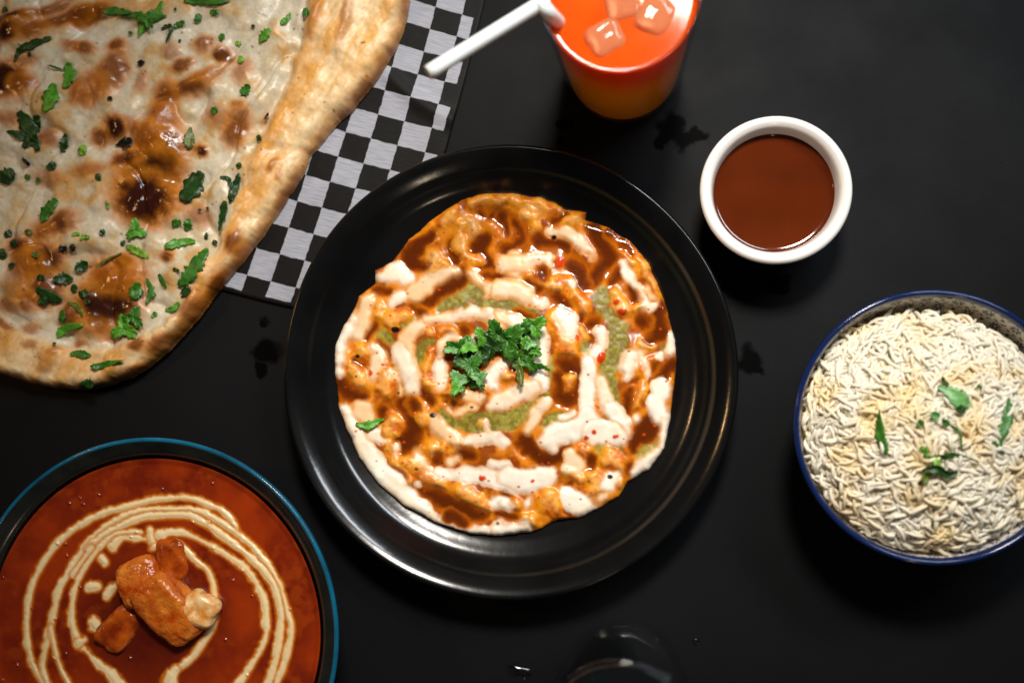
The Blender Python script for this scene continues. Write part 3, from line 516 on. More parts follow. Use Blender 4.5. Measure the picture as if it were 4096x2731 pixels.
    m = mat_attr('naan_crust', .08, (1, .55, .3), .0025, bump=(520, .14, .0008), var=(420, (.90, .88, .84), (1.06, 1.05, 1.04)))
    f.build(W, d > 0, root, {0: m}, {0: 'bread'})
    return f, Z, root
naan, naanZ, naan_root = make_naan()

# ------------------------------------------------------------------ herbs
LEAFM = {}
def leaf_mat(key, rgb):
    if key not in LEAFM:
        m = mat('herb_'+key, lin(*rgb), .38); b = m.node_tree.nodes['Principled BSDF']
        c = lin(*rgb); b.inputs['Subsurface Weight'].default_value = .12; b.inputs['Subsurface Scale'].default_value = .001; b.inputs['Subsurface Radius'].default_value = (.4, 1, .2)
        vary(m, 330, tuple(float(v) for v in c*.55), tuple(float(v) for v in c*1.35)); add_bump(m, 700, .5, .0006)
        LEAFM[key] = m
    return LEAFM[key]
HERB = dict(d=(30, 66, 18), m=(54, 112, 28), b=(84, 150, 38), l=(120, 172, 52), o=(92, 106, 30), k=(16, 18, 16), p=(112, 168, 96))
def leaf_strip(pts, key, zf, parent, seed, lift=.0005, name='leaf', curl=.0008, jag=.34):
    """a leaf blade or shred along a path of (x,y,halfwidth) photograph pixels resting on zf"""
    rg = np.random.default_rng(seed)
    if len(pts) == 1:
        x, y, w = pts[0]; a = rg.uniform(0, 3.14); pts = [(x-w*1.0*math.cos(a), y-w*1.0*math.sin(a), w*.8), (x+w*1.0*math.cos(a), y+w*1.0*math.sin(a), w*.8)]
    if len(pts) == 2:
        (x0, y0, w0), (x1, y1, w1) = pts; bx = rg.uniform(-.15, .15); pts = [pts[0], ((x0+x1)/2-(y1-y0)*bx, (y0+y1)/2+(x1-x0)*bx, (w0+w1)/2), pts[1]]
    p = np.array(smooth_pts(pts, 7)); n = len(p); t = np.linspace(0, 1, n)
    tg = np.gradient(p[:, :2], axis=0); tg /= np.linalg.norm(tg, axis=1, keepdims=True)+1e-9; nr = np.stack([-tg[:, 1], tg[:, 0]], 1)
    prof = np.clip(np.sin(np.pi*np.clip(t*.92+.04, 0, 1)), 0, 1)**.45
    rows = []
    for k, s in enumerate((-1, -.5, 0, .5, 1)):
        j = 1+(rg.uniform(-jag, jag, n) if abs(s) == 1 else 0)
        q = p[:, :2]+nr*(s*p[:, 2]*prof*j)[:, None]
        z = zf(q[:, 0], q[:, 1])
        rows.append((q, z, s))
    zc = np.maximum.reduce([r[1] for r in rows])*.5+rows[2][1]*.5
    c0 = rg.uniform(-.2, 1)*curl; tw = rg.uniform(-1, 1)*curl*.7; ph = rg.uniform(0, 6)
    V = []
    for q, z, s in rows:
        zz = np.maximum(z, zc-.0012)+lift+c0*(s*s)*prof+tw*s*np.cos(t*3+ph)+.0008*np.sin(t*7+ph)
        V.append(P(q[:, 0], q[:, 1], np.maximum(zz, z+.0005)))
    V = np.stack(V, 1).reshape(-1, 3); a = (np.arange(n-1)[:, None]*5+np.arange(4)[None]).ravel()
    F = np.stack([a, a+1, a+6, a+5], -1)
    me = mesh_np(name, V, F)
    if me.polygons[0].normal.z < 0: me.flip_normals()
    o = link(name, me, leaf_mat(key, HERB[key])); sd = o.modifiers.new('thickness', 'SOLIDIFY'); sd.thickness = .0002
    if parent is not None: keep(o, parent)
    return o
def leaf_lobed(cx, cy, R, ang, key, zf, parent, seed, lift=.001, name='leaf', tilt=.15, lobes=3, asp=1.0):
    """a toothed coriander leaflet"""
    rg = np.random.default_rng(seed); n = 42; th = np.linspace(0, 2*np.pi, n, endpoint=False)
    r = .58+.26*np.cos(lobes*th)+.16*np.abs(np.sin(lobes*2.5*th))+rg.uniform(-.05, .05, n); r = r/r.max()
    ux = np.cos(th)*r; uy = np.sin(th)*r*asp
    ca, sa = math.cos(ang), math.sin(ang); V = []; z0 = zf(np.array([cx]), np.array([cy]))[0]
    tx, ty = rg.uniform(-tilt, tilt, 2); rad = R*.00014
    for k, s in enumerate((0.02, .35, .7, 1.0)):
        px = cx+R*s*(ux*ca-uy*sa); py = cy+R*s*(ux*sa+uy*ca)
        fold = .16*np.abs(np.sin(lobes*.5*th))*s*rad+.10*np.cos(2*th+seed)*s*s*rad+.10*s*s*np.sin(lobes*5*th)*rad
        z = np.maximum(z0+lift+(tx*ux+ty*uy)*s*rad+fold, zf(px, py)+.0004)
        V.append(P(px, py, z))
    V = np.concatenate(V); F = []
    for k in range(3):
        i = np.arange(n); F.append(np.stack([k*n+i, k*n+(i+1) % n, (k+1)*n+(i+1) % n, (k+1)*n+i], -1))
    F = np.concatenate(F); me = mesh_np(name, V, F)
    if me.polygons[n].normal.z < 0: me.flip_normals()
    o = link(name, me, leaf_mat(key, HERB[key])); sd = o.modifiers.new('thickness', 'SOLIDIFY'); sd.thickness = .0002
    if parent is not None: keep(o, parent)
    return o
def T1(l): return [(x/1.96, y/1.96, w/1.96) for x, y, w in l]
def T2(l): return [(x/1.742, 700+y/1.742, w/1.742) for x, y, w in l]
def T3(l): return [(900+x/1.307, y/1.307, w/1.307) for x, y, w in l]
NL = [(T1, 'm', [(800,105,20),(900,88,30),(1045,102,14)]), (T1, 'b', [(1085,295,12),(1130,180,40),(1230,100,30),(1270,10,24)]), (T1, 'm', [(950,130,20),(1080,125,32),(1160,150,42),(1305,125,20)]), (T1, 'd', [(1265,225,18),(1325,205,20),(1340,245,16),(1300,330,10)]), (T1, 'm', [(1360,205,26),(1445,165,20)]), (T1, 'm', [(1560,150,36)]), (T1, 'm', [(1680,90,34)]), (T1, 'm', [(1738,292,28)]), (T1, 'm', [(1440,8,20),(1600,12,30),(1800,0,26)]),
 (T1, 'd', [(400,295,26),(260,345,32),(160,385,26),(110,490,16)]), (T1, 'd', [(225,410,12),(240,440,12)]), (T1, 'm', [(370,510,6),(430,530,8),(495,552,10)]), (T1, 'b', [(525,490,36),(545,580,48),(495,695,20)]), (T1, 'b', [(430,655,44),(390,780,58),(345,875,36)]), (T1, 'd', [(150,870,44),(220,1000,60),(300,1180,56)]), (T1, 'd', [(290,900,36),(300,1030,34)]), (T1, 'd', [(50,1028,12),(150,1060,30),(250,1120,34)]), (T1, 'd', [(515,1045,20),(500,1120,34),(492,1195,30)]),
 (T1, 'k', [(1100,470,22),(1120,510,30)]), (T1, 'k', [(862,775,20)]), (T1, 'k', [(905,1140,14),(985,1115,40),(1030,1090,36)]), (T1, 'l', [(640,1175,40)]), (T1, 'o', [(1495,1000,22),(1480,1085,40),(1490,1170,30)]), (T1, 'd', [(1590,1355,54),(1510,1450,78),(1430,1580,60)]), (T1, 'd', [(405,1305,40)]), (T1, 'k', [(175,1235,10),(235,1295,20)]), (T1, 'd', [(20,1440,60),(110,1340,60)]), (T1, 'm', [(215,1390,24)]), (T1, 'm', [(298,1410,22)]), (T1, 'd', [(765,1390,28)]), (T1, 'm', [(1945,660,30),(1915,745,26)]), (T1, 'm', [(1680,865,30)]), (T1, 'd', [(1725,1390,14),(1790,1405,14),(1825,1500,14)]), (T1, 'd', [(1872,1360,16),(1830,1480,24),(1805,1570,22)]), (T1, 'l', [(1868,340,24)]), (T1, 'l', [(1882,465,28)]), (T1, 'm', [(1020,262,16)]), (T1, 'd', [(1408,318,12)]), (T1, 'd', [(1375,75,12)]), (T1,'d',[(20,70,30),(60,85,12)]),
 (T3, 'm', [(405,58,28),(440,68,16)]), (T3, 'b', [(232,150,18),(205,185,24),(180,225,12)]), (T3, 'b', [(340,68,10),(290,122,16)]), (T3, 'd', [(180,720,16)]), (T3, 'd', [(205,625,10),(225,590,8)]), (T3, 'd', [(70,865,16)]), (T3,'m',[(110,460,26),(90,500,12)]), (T3,'k',[(146,138,10)]),
 (T2, 'm', [(395,170,36),(320,250,36),(290,330,22)]), (T2, 'l', [(735,180,12),(752,232,10)]), (T2, 'b', [(1145,500,26),(1240,472,30),(1360,462,26)]), (T2, 'l', [(880,490,22),(950,530,28),(1035,580,24)]), (T2, 'o', [(850,542,7),(745,590,8),(660,648,6)]), (T2, 'm', [(1195,328,26),(1260,325,22)]), (T2, 'm', [(1320,305,26),(1300,390,28)]), (T2, 'l', [(500,415,12),(555,408,14)]), (T2, 'l', [(555,445,14),(625,432,14)]), (T2, 'd', [(700,415,20),(730,385,18)]), (T2, 'o', [(198,400,26)]), (T2, 'd', [(55,410,30)]), (T2, 'd', [(95,475,28)]), (T2, 'd', [(20,550,38)]), (T2, 'o', [(245,560,26)]), (T2, 'd', [(75,625,22)]), (T2, 'k', [(435,515,30)]), (T2, 'k', [(505,508,26)]), (T2, 'd', [(520,660,24),(570,635,38),(612,612,22)]), (T2, 'd', [(370,725,28),(440,725,42),(510,720,24)]), (T2, 'd', [(550,840,34),(620,825,28)]), (T2, 'd', [(520,790,30)]), (T2, 'd', [(612,890,20)]), (T2, 'd', [(285,712,26)]), (T2, 'd', [(250,790,28),(340,840,40),(430,880,32)]), (T2, 'd', [(260,885,24),(330,895,32)]), (T2, 'm', [(955,745,30),(945,810,46),(930,870,30)]), (T2, 'm', [(1020,718,14),(1052,800,22),(1015,900,12)]), (T2,'m',[(1060,830,24)]),
 (T2, 'm', [(1105,690,16),(1155,790,14)]), (T2, 'd', [(1205,648,14),(1250,668,10)]), (T2, 'm', [(1445,510,24),(1385,600,46),(1310,700,52),(1245,775,34)]), (T2, 'd', [(1275,790,36),(1310,830,44)]), (T2, 'd', [(1665,0,28),(1620,120,28),(1600,190,16)]), (T2, 'd', [(1570,180,30),(1550,270,24),(1525,390,10)]), (T2, 'b', [(1150,940,14),(1250,885,16)]), (T2, 'b', [(1060,990,12),(1095,960,16)]), (T2, 'm', [(435,940,22),(420,1030,22)]), (T2, 'b', [(400,1130,20),(445,1075,30),(575,1040,18)]), (T2, 'o', [(470,885,12),(540,920,20),(572,985,12)]), (T2, 'm', [(488,1245,18),(570,1245,26),(632,1260,14)]), (T2, 'm', [(628,1335,16),(700,1325,26),(860,1288,8)]), (T2, 'd', [(550,1455,14),(620,1455,34),(655,1450,20)]), (T2, 'd', [(365,1172,10),(390,1170,8)]), (T2, 'd', [(1440,400,12),(1438,450,14)]), (T2, 'd', [(1478,480,14),(1510,460,18)]), (T2, 'd', [(840,485,16),(865,455,12)]), (T2,'d',[(1390,245,12)]), (T2,'d',[(1445,230,10)])]
def dil(Z, r=3):
    for ax in (0, 1):
        Z = np.maximum.reduce([np.roll(Z, k, ax) for k in range(-r, r+1)])
    return Z
naanD = dil(naanZ)
zn = lambda x, y: naan.z_at(x, y, naanD)
for i, (tr, k, pts) in enumerate(NL): leaf_strip(tr(pts), k, zn, naan_root, 100+i)
for i, (x, y, R, a, k) in enumerate([(*c2(945, 385), 50, .4, 'b'), (*c2(860, 1070), 62, 2.6, 'b'), (*c2(930, 990), 52, .9, 'm'), (*c1(1150, 150), 46, 1.2, 'm'), (*c1(230, 1110), 40, .3, 'd')]):
    leaf_lobed(x, y, R, a, k, zn, naan_root, 300+i)

# coriander sprig on the dish
dishD = dil(dishZ)
zd = lambda x, y: dish.z_at(x, y, dishD)
def TE(x, y): return (1600+x/2.613, 1150+y/2.613)
sx, sy = TE(1000, 700)
sprig = empty('coriander_sprig', P(sx, sy, .024), 'fresh green coriander sprig topping the centre of the saucy dish', 'herb')
for i, (x, y, R, a, k, lf) in enumerate([(1120, 560, 78, 3.4, 'm', .006), (1010, 500, 60, 4.4, 'm', .005), (1240, 500, 56, 5.3, 'm', .007), (1390, 420, 52, 5.6, 'b', .009), (960, 620, 58, 2.0, 'd', .003), (880, 520, 44, 3.9, 'b', .004), (760, 800, 60, 1.3, 'm', .004), (640, 640, 54, 3.4, 'm', .004), (740, 610, 40, 4.6, 'b', .005), (690, 720, 52, .4, 'd', .002), (640, 950, 46, 1.9, 'p', .004), (620, 1030, 34, 2.2, 'b', .003), (840, 930, 36, 1.4, 'p', .006), (820, 980, 34, .6, 'm', .003), (1320, 640, 48, .2, 'b', .006), (1340, 590, 30, .1, 'p', .008), (1400, 670, 26, .7, 'b', .006), (1320, 770, 44, .9, 'm', .005), (1180, 690, 24, 3.2, 'p', .006), (1220, 780, 26, 2.4, 'p', .004), (560, 640, 30, 2.7, 'p', .005)]):
    px, py = TE(1030+(x-1030)*1.06, 690+(y-690)*1.06); leaf_lobed(px, py, R*1.14, a, k, zd, sprig, 400+i, lift=lf, tilt=.55)
for i, (k, pts) in enumerate([('m', [(1300, 770, 30), (1400, 830, 44), (1480, 825, 30), (1565, 865, 20)]), ('o', [(1230, 790, 26), (1255, 900, 40), (1270, 1035, 18)]), ('b', [(1300, 480, 40), (1400, 420, 30), (1500, 400, 8)]), ('m', [(1290, 480, 34), (1380, 380, 44), (1450, 340, 26)]), ('d', [(830, 620, 40), (900, 700, 50), (880, 800, 30)]), ('b', [(1350, 690, 20), (1430, 640, 24)])]):
    leaf_strip([(*TE(x, y), w/2.613) for x, y, w in pts], k, zd, sprig, 450+i, lift=.0045, curl=.003)
sc_ = leaf_strip([(1300+x/1.96, 1400+y/1.96, w/1.96) for x, y, w in [(240, 575, 26), (330, 590, 34), (400, 565, 28), (460, 540, 14)]], 'b', zd, None, 470, name='coriander_leaf', lift=.001)
tag(sc_, 'small coriander leaf at the yoghurt edge of the saucy dish', 'herb')

# ------------------------------------------------------------------ curry bowl
CZ = .060; CC = P(587, 2537, CZ); CR = plen(587, 2537, 752, CZ); SZ = CZ-.0085; SR = CR-.0125
def make_curry():
    root = empty('curry_bowl', (CC[0], CC[1], 0), 'round dark bowl with a thin teal blue rim, filled with orange curry', 'bowl')
    inn = [(.0002, .012), (CR*.45, .014), (CR*.75, .026), (CR*.88, .044), (CR-.0105, CZ-.006), (CR-.0050, CZ-.0018), (CR-.0026, CZ-.0004)]
    out = [(CR-.0004, CZ-.0012), (CR-.0008, CZ-.004), (CR*.95, .042), (CR*.80, .020), (CR*.58, .007), (CR*.5, .004), (CR*.49, .0004), (CR*.45, .0004), (CR*.44, .005), (.0002, .006)]
    body = curve_profile(inn, 6)
    V, F, _, _ = lathe(body, 160, (CC[0], CC[1], 0)); V2, F2, _, _ = lathe(curve_profile(out, 5), 160, (CC[0], CC[1], 0))
    m = mat('dark_bowl_glaze', (.010, .012, .010), .2); vary(m, 60, (.006, .008, .007), (.018, .018, .014))
    keep(link('inner_wall', mesh_np('inner_wall', V, F), m), root)
    mo = mat('teal_bowl_glaze', (.005, .05, .075), .25); keep(link('outer_wall', mesh_np('outer_wall', V2, F2), mo), root)
    V, F, _, _ = lathe(curve_profile([(CR-.0028, CZ-.0006), (CR-.0021, CZ), (CR-.0011, CZ), (CR-.0003, CZ-.0010)], 4), 160, (CC[0], CC[1], 0))
    mr = mat('teal_rim_glaze', lin(14, 84, 112), .15); vary(mr, 40, tuple(lin(9, 62, 86)), tuple(lin(20, 104, 136))); keep(link('rim', mesh_np('rim', V, F), mr), root)
make_curry()
def T5(l, w0=None): return [(p[0]/1.5986, 1750+p[1]/1.5986, (p[2] if len(p) > 2 else w0)/1.5986) for p in l]
SWIRL = [(19, [(310,1640),(270,1568),(200,1420),(170,1250),(175,1080),(210,920),(290,770),(400,640),(540,540),(680,475),(820,440),(950,405),(1100,385),(1200,385),(1320,420),(1430,470),(1490,540),(1520,620)]),
 (20, [(330,1640),(300,1568),(270,1450),(300,1300),(340,1130),(380,960),(450,840),(540,700),(640,600),(760,520),(900,470),(1050,458),(1250,462),(1380,520),(1500,600),(1620,700),(1720,820),(1790,960),(1830,1100),(1860,1220),(1830,1400),(1780,1530),(1740,1640)]),
 (22, [(560,720),(640,640),(740,580),(850,530),(940,500),(1100,490),(1220,500),(1350,570),(1500,680),(1640,800),(1740,920),(1785,1050),(1795,1200),(1765,1400),(1715,1568),(1690,1640)]),
 (14, [(480,1640),(440,1568),(380,1450),(340,1290),(325,1200)]), (16, [(500,1310,26),(460,1180),(470,1000),(510,880),(580,770),(680,660),(780,610),(900,602)]), (14, [(460,880),(520,790),(590,700)]),
 (14, [(720,690,30),(780,640),(880,640),(950,650)]), (22, [(955,600,26),(965,650,26),(980,690,22)]), (18, [(980,700),(1080,685),(1150,682),(1250,780),(1330,850),(1365,950),(1372,1080),(1370,1170),(1330,1260),(1230,1400),(1130,1480)]),
 (18, [(1030,620,32),(1060,610,18),(1150,602),(1250,640),(1400,720),(1550,820,24),(1640,930),(1690,1050,22),(1700,1180,24),(1690,1300),(1620,1430),(1530,1560,28),(1470,1640,34)]), (20, [(540,1350,10),(640,1450,20),(720,1530,38),(760,1600,50)]), (24, [(1130,1480),(1090,1540,40),(1080,1620,50)]), (22, [(500,1310,24),(540,1290,12)])]
DROPS = [[(645,770,26),(668,795,26)], [(575,955,28),(618,948,30)], [(600,1185,38),(612,1205,38)], [(685,1005,24),(720,960,22),(780,910,12)]]
def make_sauce():
    f = Relief(587-800, 2537-800, 587+800, 2537+800, 4.4); X, Y = f.X, f.Y
    W = P(X, Y, SZ); r = np.hypot(W[..., 0]-CC[0], W[..., 1]-CC[1]); kk = np.minimum(1, SR/np.maximum(r, 1e-6)); W[..., 0] = CC[0]+(W[..., 0]-CC[0])*kk; W[..., 1] = CC[1]+(W[..., 1]-CC[1])*kk
    n1 = fbm(X, Y, 150, 81, 4); n2 = fbm(X, Y, 40, 82, 3); n3 = fbm(X, Y, 16, 83, 2)
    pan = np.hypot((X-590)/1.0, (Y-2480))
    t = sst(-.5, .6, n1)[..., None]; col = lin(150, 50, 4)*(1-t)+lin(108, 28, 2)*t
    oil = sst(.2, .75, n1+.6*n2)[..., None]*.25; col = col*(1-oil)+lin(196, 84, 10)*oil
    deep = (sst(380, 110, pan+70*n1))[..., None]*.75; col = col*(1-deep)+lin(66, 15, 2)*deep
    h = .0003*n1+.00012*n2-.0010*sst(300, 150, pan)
    meniscus = sst(SR-.004, SR, r)*.0012; h = h+meniscus
    ro = np.full(X.shape, .16)
    names = {0: 'sauce'}; idx = 0
    for grp, nm in ((([T5(l, w) for w, l in SWIRL]), 'cream_swirl'), ([T5(d) for d in DROPS], 'cream_drop')):
        for pts in grp:
            idx += 1; names[idx] = nm; pts = smooth_pts(pts, 5); w = f.win(pts, 30); hw = max(p[2] for p in pts)
            s = strokeS(X[w]+n2[w]*3, Y[w]+n3[w]*3, pts)+(3.0+.25*hw)*n2[w]+1.5*n3[w]
            e = sst(-14, -1, s)[..., None]*.8; m = sst(-3.5, 4, s)[..., None]; C = col[w]
            C = C*(1-e)+lin(214, 120, 22)*e; tone = np.clip(.5+.5*n1[w], 0, 1)[..., None]
            col[w] = C*(1-m)+(lin(236, 214, 168)*(1-tone)+lin(226, 196, 140)*tone)*m
            h[w] = np.maximum(h[w], .0006*sst(0, 1, s/max(hw, 1))+.00015*n1[w]); f.own[w] = np.where(s > -1, idx, f.own[w]); ro[w] = ro[w]*(1-m[..., 0])+.3*m[..., 0]
    # chopped herb flecks and oil bubbles
    rg = np.random.default_rng(15)
    for i in range(60):
        a = rg.uniform(0, 6.283); q = 640*math.sqrt(rg.uniform(.02, 1)); cx, cy = 600+q*math.cos(a), 2520+q*math.sin(a); rad = rg.uniform(3, 8)
        w = f.win([(cx, cy, rad)], 6); dd = np.hypot(X[w]-cx, Y[w]-cy); h[w] = h[w]+.0009*np.sqrt(np.clip(1-(dd/rad)**2, 0, 1))
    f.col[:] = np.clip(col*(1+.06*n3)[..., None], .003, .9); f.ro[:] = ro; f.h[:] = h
    W[..., 2] = SZ+h
    root = empty('curry', (CC[0], CC[1], SZ-.02), 'orange red curry swirled with cream in the teal rimmed bowl', 'curry')
    ms = mat_attr('curry_sauce', .1, (1, .35, .1), .002, bump=(150, .10, .001)); mc = mat_attr('cream', .2, (1, .8, .5), .002)
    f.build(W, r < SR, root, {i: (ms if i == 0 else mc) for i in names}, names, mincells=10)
make_sauce()
def rounded_chunk(name, cx, cy, z, size, rotz, tilt, seed, m, label, cat='paneer', group=None, rag=.20):
    """a cut cube with rounded, uneven faces"""
    n = 15; g = np.linspace(-1, 1, n); V = []; F = []; rg = np.random.default_rng(seed)
    for ax in range(3):
        for sg in (-1, 1):
            A, B = np.meshgrid(g, g, indexing='ij'); base = len(V)*0+sum(len(v) for v in V)
            p = np.zeros((n, n, 3)); p[..., ax] = sg; p[..., (ax+1) % 3] = A; p[..., (ax+2) % 3] = B
            V.append(p.reshape(-1, 3)); i = np.arange(n-1)[:, None]; j = np.arange(n-1)[None]; a = base+i*n+j
            q = np.stack([a, a+n, a+n+1, a+1], -1).reshape(-1, 4); F.append(q if sg > 0 else q[:, ::-1])
    V = np.concatenate(V); F = np.concatenate(F)
    k = 4.0; L = (np.abs(V)**k).sum(1, keepdims=True)**(1/k); V = V/L
    d = 1+rag*fbm(V[:, 0]*50+V[:, 2]*37, V[:, 1]*50-V[:, 2]*29, 34, seed, 4)+.03*fbm(V[:, 0]*50+V[:, 2]*37, V[:, 1]*50-V[:, 2]*29, 9, seed+3, 2)
    V = V*d[:, None]*np.array(size)/2
    key = np.round(V, 7); u, ix, inv = np.unique(key, axis=0, return_index=True, return_inverse=True); V = V[ix]; F = np.asarray(inv).reshape(-1)[F]
    me = mesh_np(name, V, F)
    o = link(name, me, m); p = P(cx, cy, z); o.location = [float(v) for v in p]; o.rotation_euler = (tilt[0], tilt[1], rotz)
    return tag(o, label, cat, group)
mp_ = mat('coated_paneer', lin(206, 118, 34), .2); vary(mp_, 130, tuple(lin(168, 60, 4)), tuple(lin(214, 126, 40)), 6); add_bump(mp_, 260, .8, .0016)
mp_.node_tree.nodes['Principled BSDF'].inputs['Subsurface Weight'].default_value = .1; mp_.node_tree.nodes['Principled BSDF'].inputs['Subsurface Scale'].default_value = .002
mq_ = mat('sauced_paneer', lin(150, 58, 8), .2); vary(mq_, 120, tuple(lin(120, 36, 4)), tuple(lin(186, 86, 16)), 5); add_bump(mq_, 320, .5, .0012)
mw_ = mat('bare_paneer', lin(226, 196, 130), .3); vary(mw_, 200, tuple(lin(206, 128, 34)), tuple(lin(236, 206, 150)), 4); add_bump(mw_, 320, .4, .0010)
def q5(x, y): return (x/1.5986, 1750+y/1.5986)
rounded_chunk('paneer_chunk', *q5(1090, 1090), SZ+.003, (.0270, .0430, .020), math.radians(40), (.12, -.10), 1, mp_, 'largest glossy orange paneer chunk rising from the curry')
rounded_chunk('paneer_chunk', *q5(900, 925), SZ+.001, (.0240, .0260, .014), math.radians(20), (-.05, .15), 2, mp_, 'rounded orange paneer chunk tucked beside the largest one')
rounded_chunk('paneer_chunk', *q5(1295, 1090), SZ+.002, (.0170, .0190, .016), math.radians(60), (.1, .2), 3, mw_, 'pale bare corner of paneer touching the inner cream ring')
rounded_chunk('paneer_chunk', *q5(775, 1215), SZ-.002, (.0260, .0190, .012), math.radians(50), (.1, .1), 4, mq_, 'brown paneer chunk half sunk in the curry')
rounded_chunk('paneer_chunk', *q5(1110, 780), SZ-.002, (.0170, .0240, .010), math.radians(15), (0, .1), 5, mq_, 'flat paneer chunk almost covered by sauce below the cream blob')

# ------------------------------------------------------------------ rice bowl
RZ = .062; RC = P(3738, 1706, RZ); RR = plen(3738, 1706, 572, RZ)
def make_rice_bowl():
    root = empty('rice_bowl', (RC[0], RC[1], 0), 'white bowl printed with small blue flowers and a blue rim, holding rice', 'bowl')
    inn = [(RR*.5, .012), (RR*.72, .022), (RR*.86, .038), (RR*.93, .050), (RR-.0036, RZ-.0030)]
    pr = np.array(curve_profile(inn, 16)); segs = 1500
    V, F, T, _ = lathe(pr, segs, (RC[0], RC[1], 0))
    L = np.r_[0, np.cumsum(np.hypot(*np.diff(pr, axis=0).T))]; v = np.tile(L[-1]-L, segs); u = T*(RR-.005)
    ncol = 26; a = 2*np.pi*(RR-.005)/ncol; rowh = .0088; v0 = .0062
    ground = lin(240, 234, 222); ink = lin(24, 34, 84); C = np.tile(ground, (len(v), 1)); k = np.zeros(len(v))
    row = np.floor((v-v0)/rowh+.5); vv = v-v0-row*rowh; uu = (u/a+.5*(row % 2)); uu = (uu-np.floor(uu)-.5)*a
    r = np.hypot(uu, vv); ph = np.arctan2(vv, uu)
    pet = (r < .0036*(.45+.55*np.abs(np.cos(4*ph)))) & (np.abs(np.cos(4*ph)) > .42) & (r > .0009); k = np.maximum(k, pet)
    for (du, dv, an) in ((.5, .0, .9), (.5, .0, -.9), (.36, .42, .5), (.64, .42, -.5)):
        x = uu-(du-.0)*a; x = (x/a-np.round(x/a))*a; y = vv-dv*rowh*np.where(vv > 0, 1, -1)
        c, s = math.cos(an), math.sin(an); k = np.maximum(k, np.hypot((x*c+y*s)/.0016, (-x*s+y*c)/.00055) < 1)
    sc = np.abs(((u/.0022) % 1)-.5)*2; k = np.maximum(k, v < .0006+.0009*sc)
    C = C*(1-k[:, None])+ink*k[:, None]
    me = mesh_np('printed_wall', V, F); setcol(me, np.c_[C, np.full(len(C), .22)])
    keep(link('printed_wall', me, mat_attr('blue_flower_print')), root)
    V, F, _, _ = lathe(curve_profile([(.0002, .009), (RR*.3, .0095), (RR*.505, .0122)], 5), 120, (RC[0], RC[1], 0))
    keep(link('bowl_floor', mesh_np('bowl_floor', V, F), mat('white_glaze', lin(236, 230, 220), .2)), root)
    V, F, _, _ = lathe(curve_profile([(RR-.0040, RZ-.0034), (RR-.0030, RZ-.0008), (RR-.0016, RZ), (RR-.0003, RZ-.0008), (RR, RZ-.0030)], 5), 180, (RC[0], RC[1], 0))
    mr = mat('blue_rim_glaze', lin(16, 33, 76), .12); keep(link('rim', mesh_np('rim', V, F), mr), root)
    V, F, _, _ = lathe(curve_profile([(RR-.0001, RZ-.0030), (RR*.965, .046), (RR*.86, .026), (RR*.62, .008), (RR*.5, .004), (RR*.48, .0004), (RR*.44, .0004), (RR*.43, .005), (.0002, .006)], 5), 120, (RC[0], RC[1], 0))
    keep(link('outer_wall', mesh_np('outer_wall', V, F), mat('navy_outer_glaze', lin(30, 40, 84), .25)), root)
make_rice_bowl()
def rice_z(x, y):
    w = P(np.asarray(x, float), np.asarray(y, float), RZ); r = np.hypot(w[..., 0]-RC[0]+.002, w[..., 1]-RC[1]+.006)/(RR*.93)
    return RZ-.012+.024*np.clip(1-r*r, -.3, 1)+.0015*fbm(w[..., 0]*1e4, w[..., 1]*1e4, 220, 91, 3)
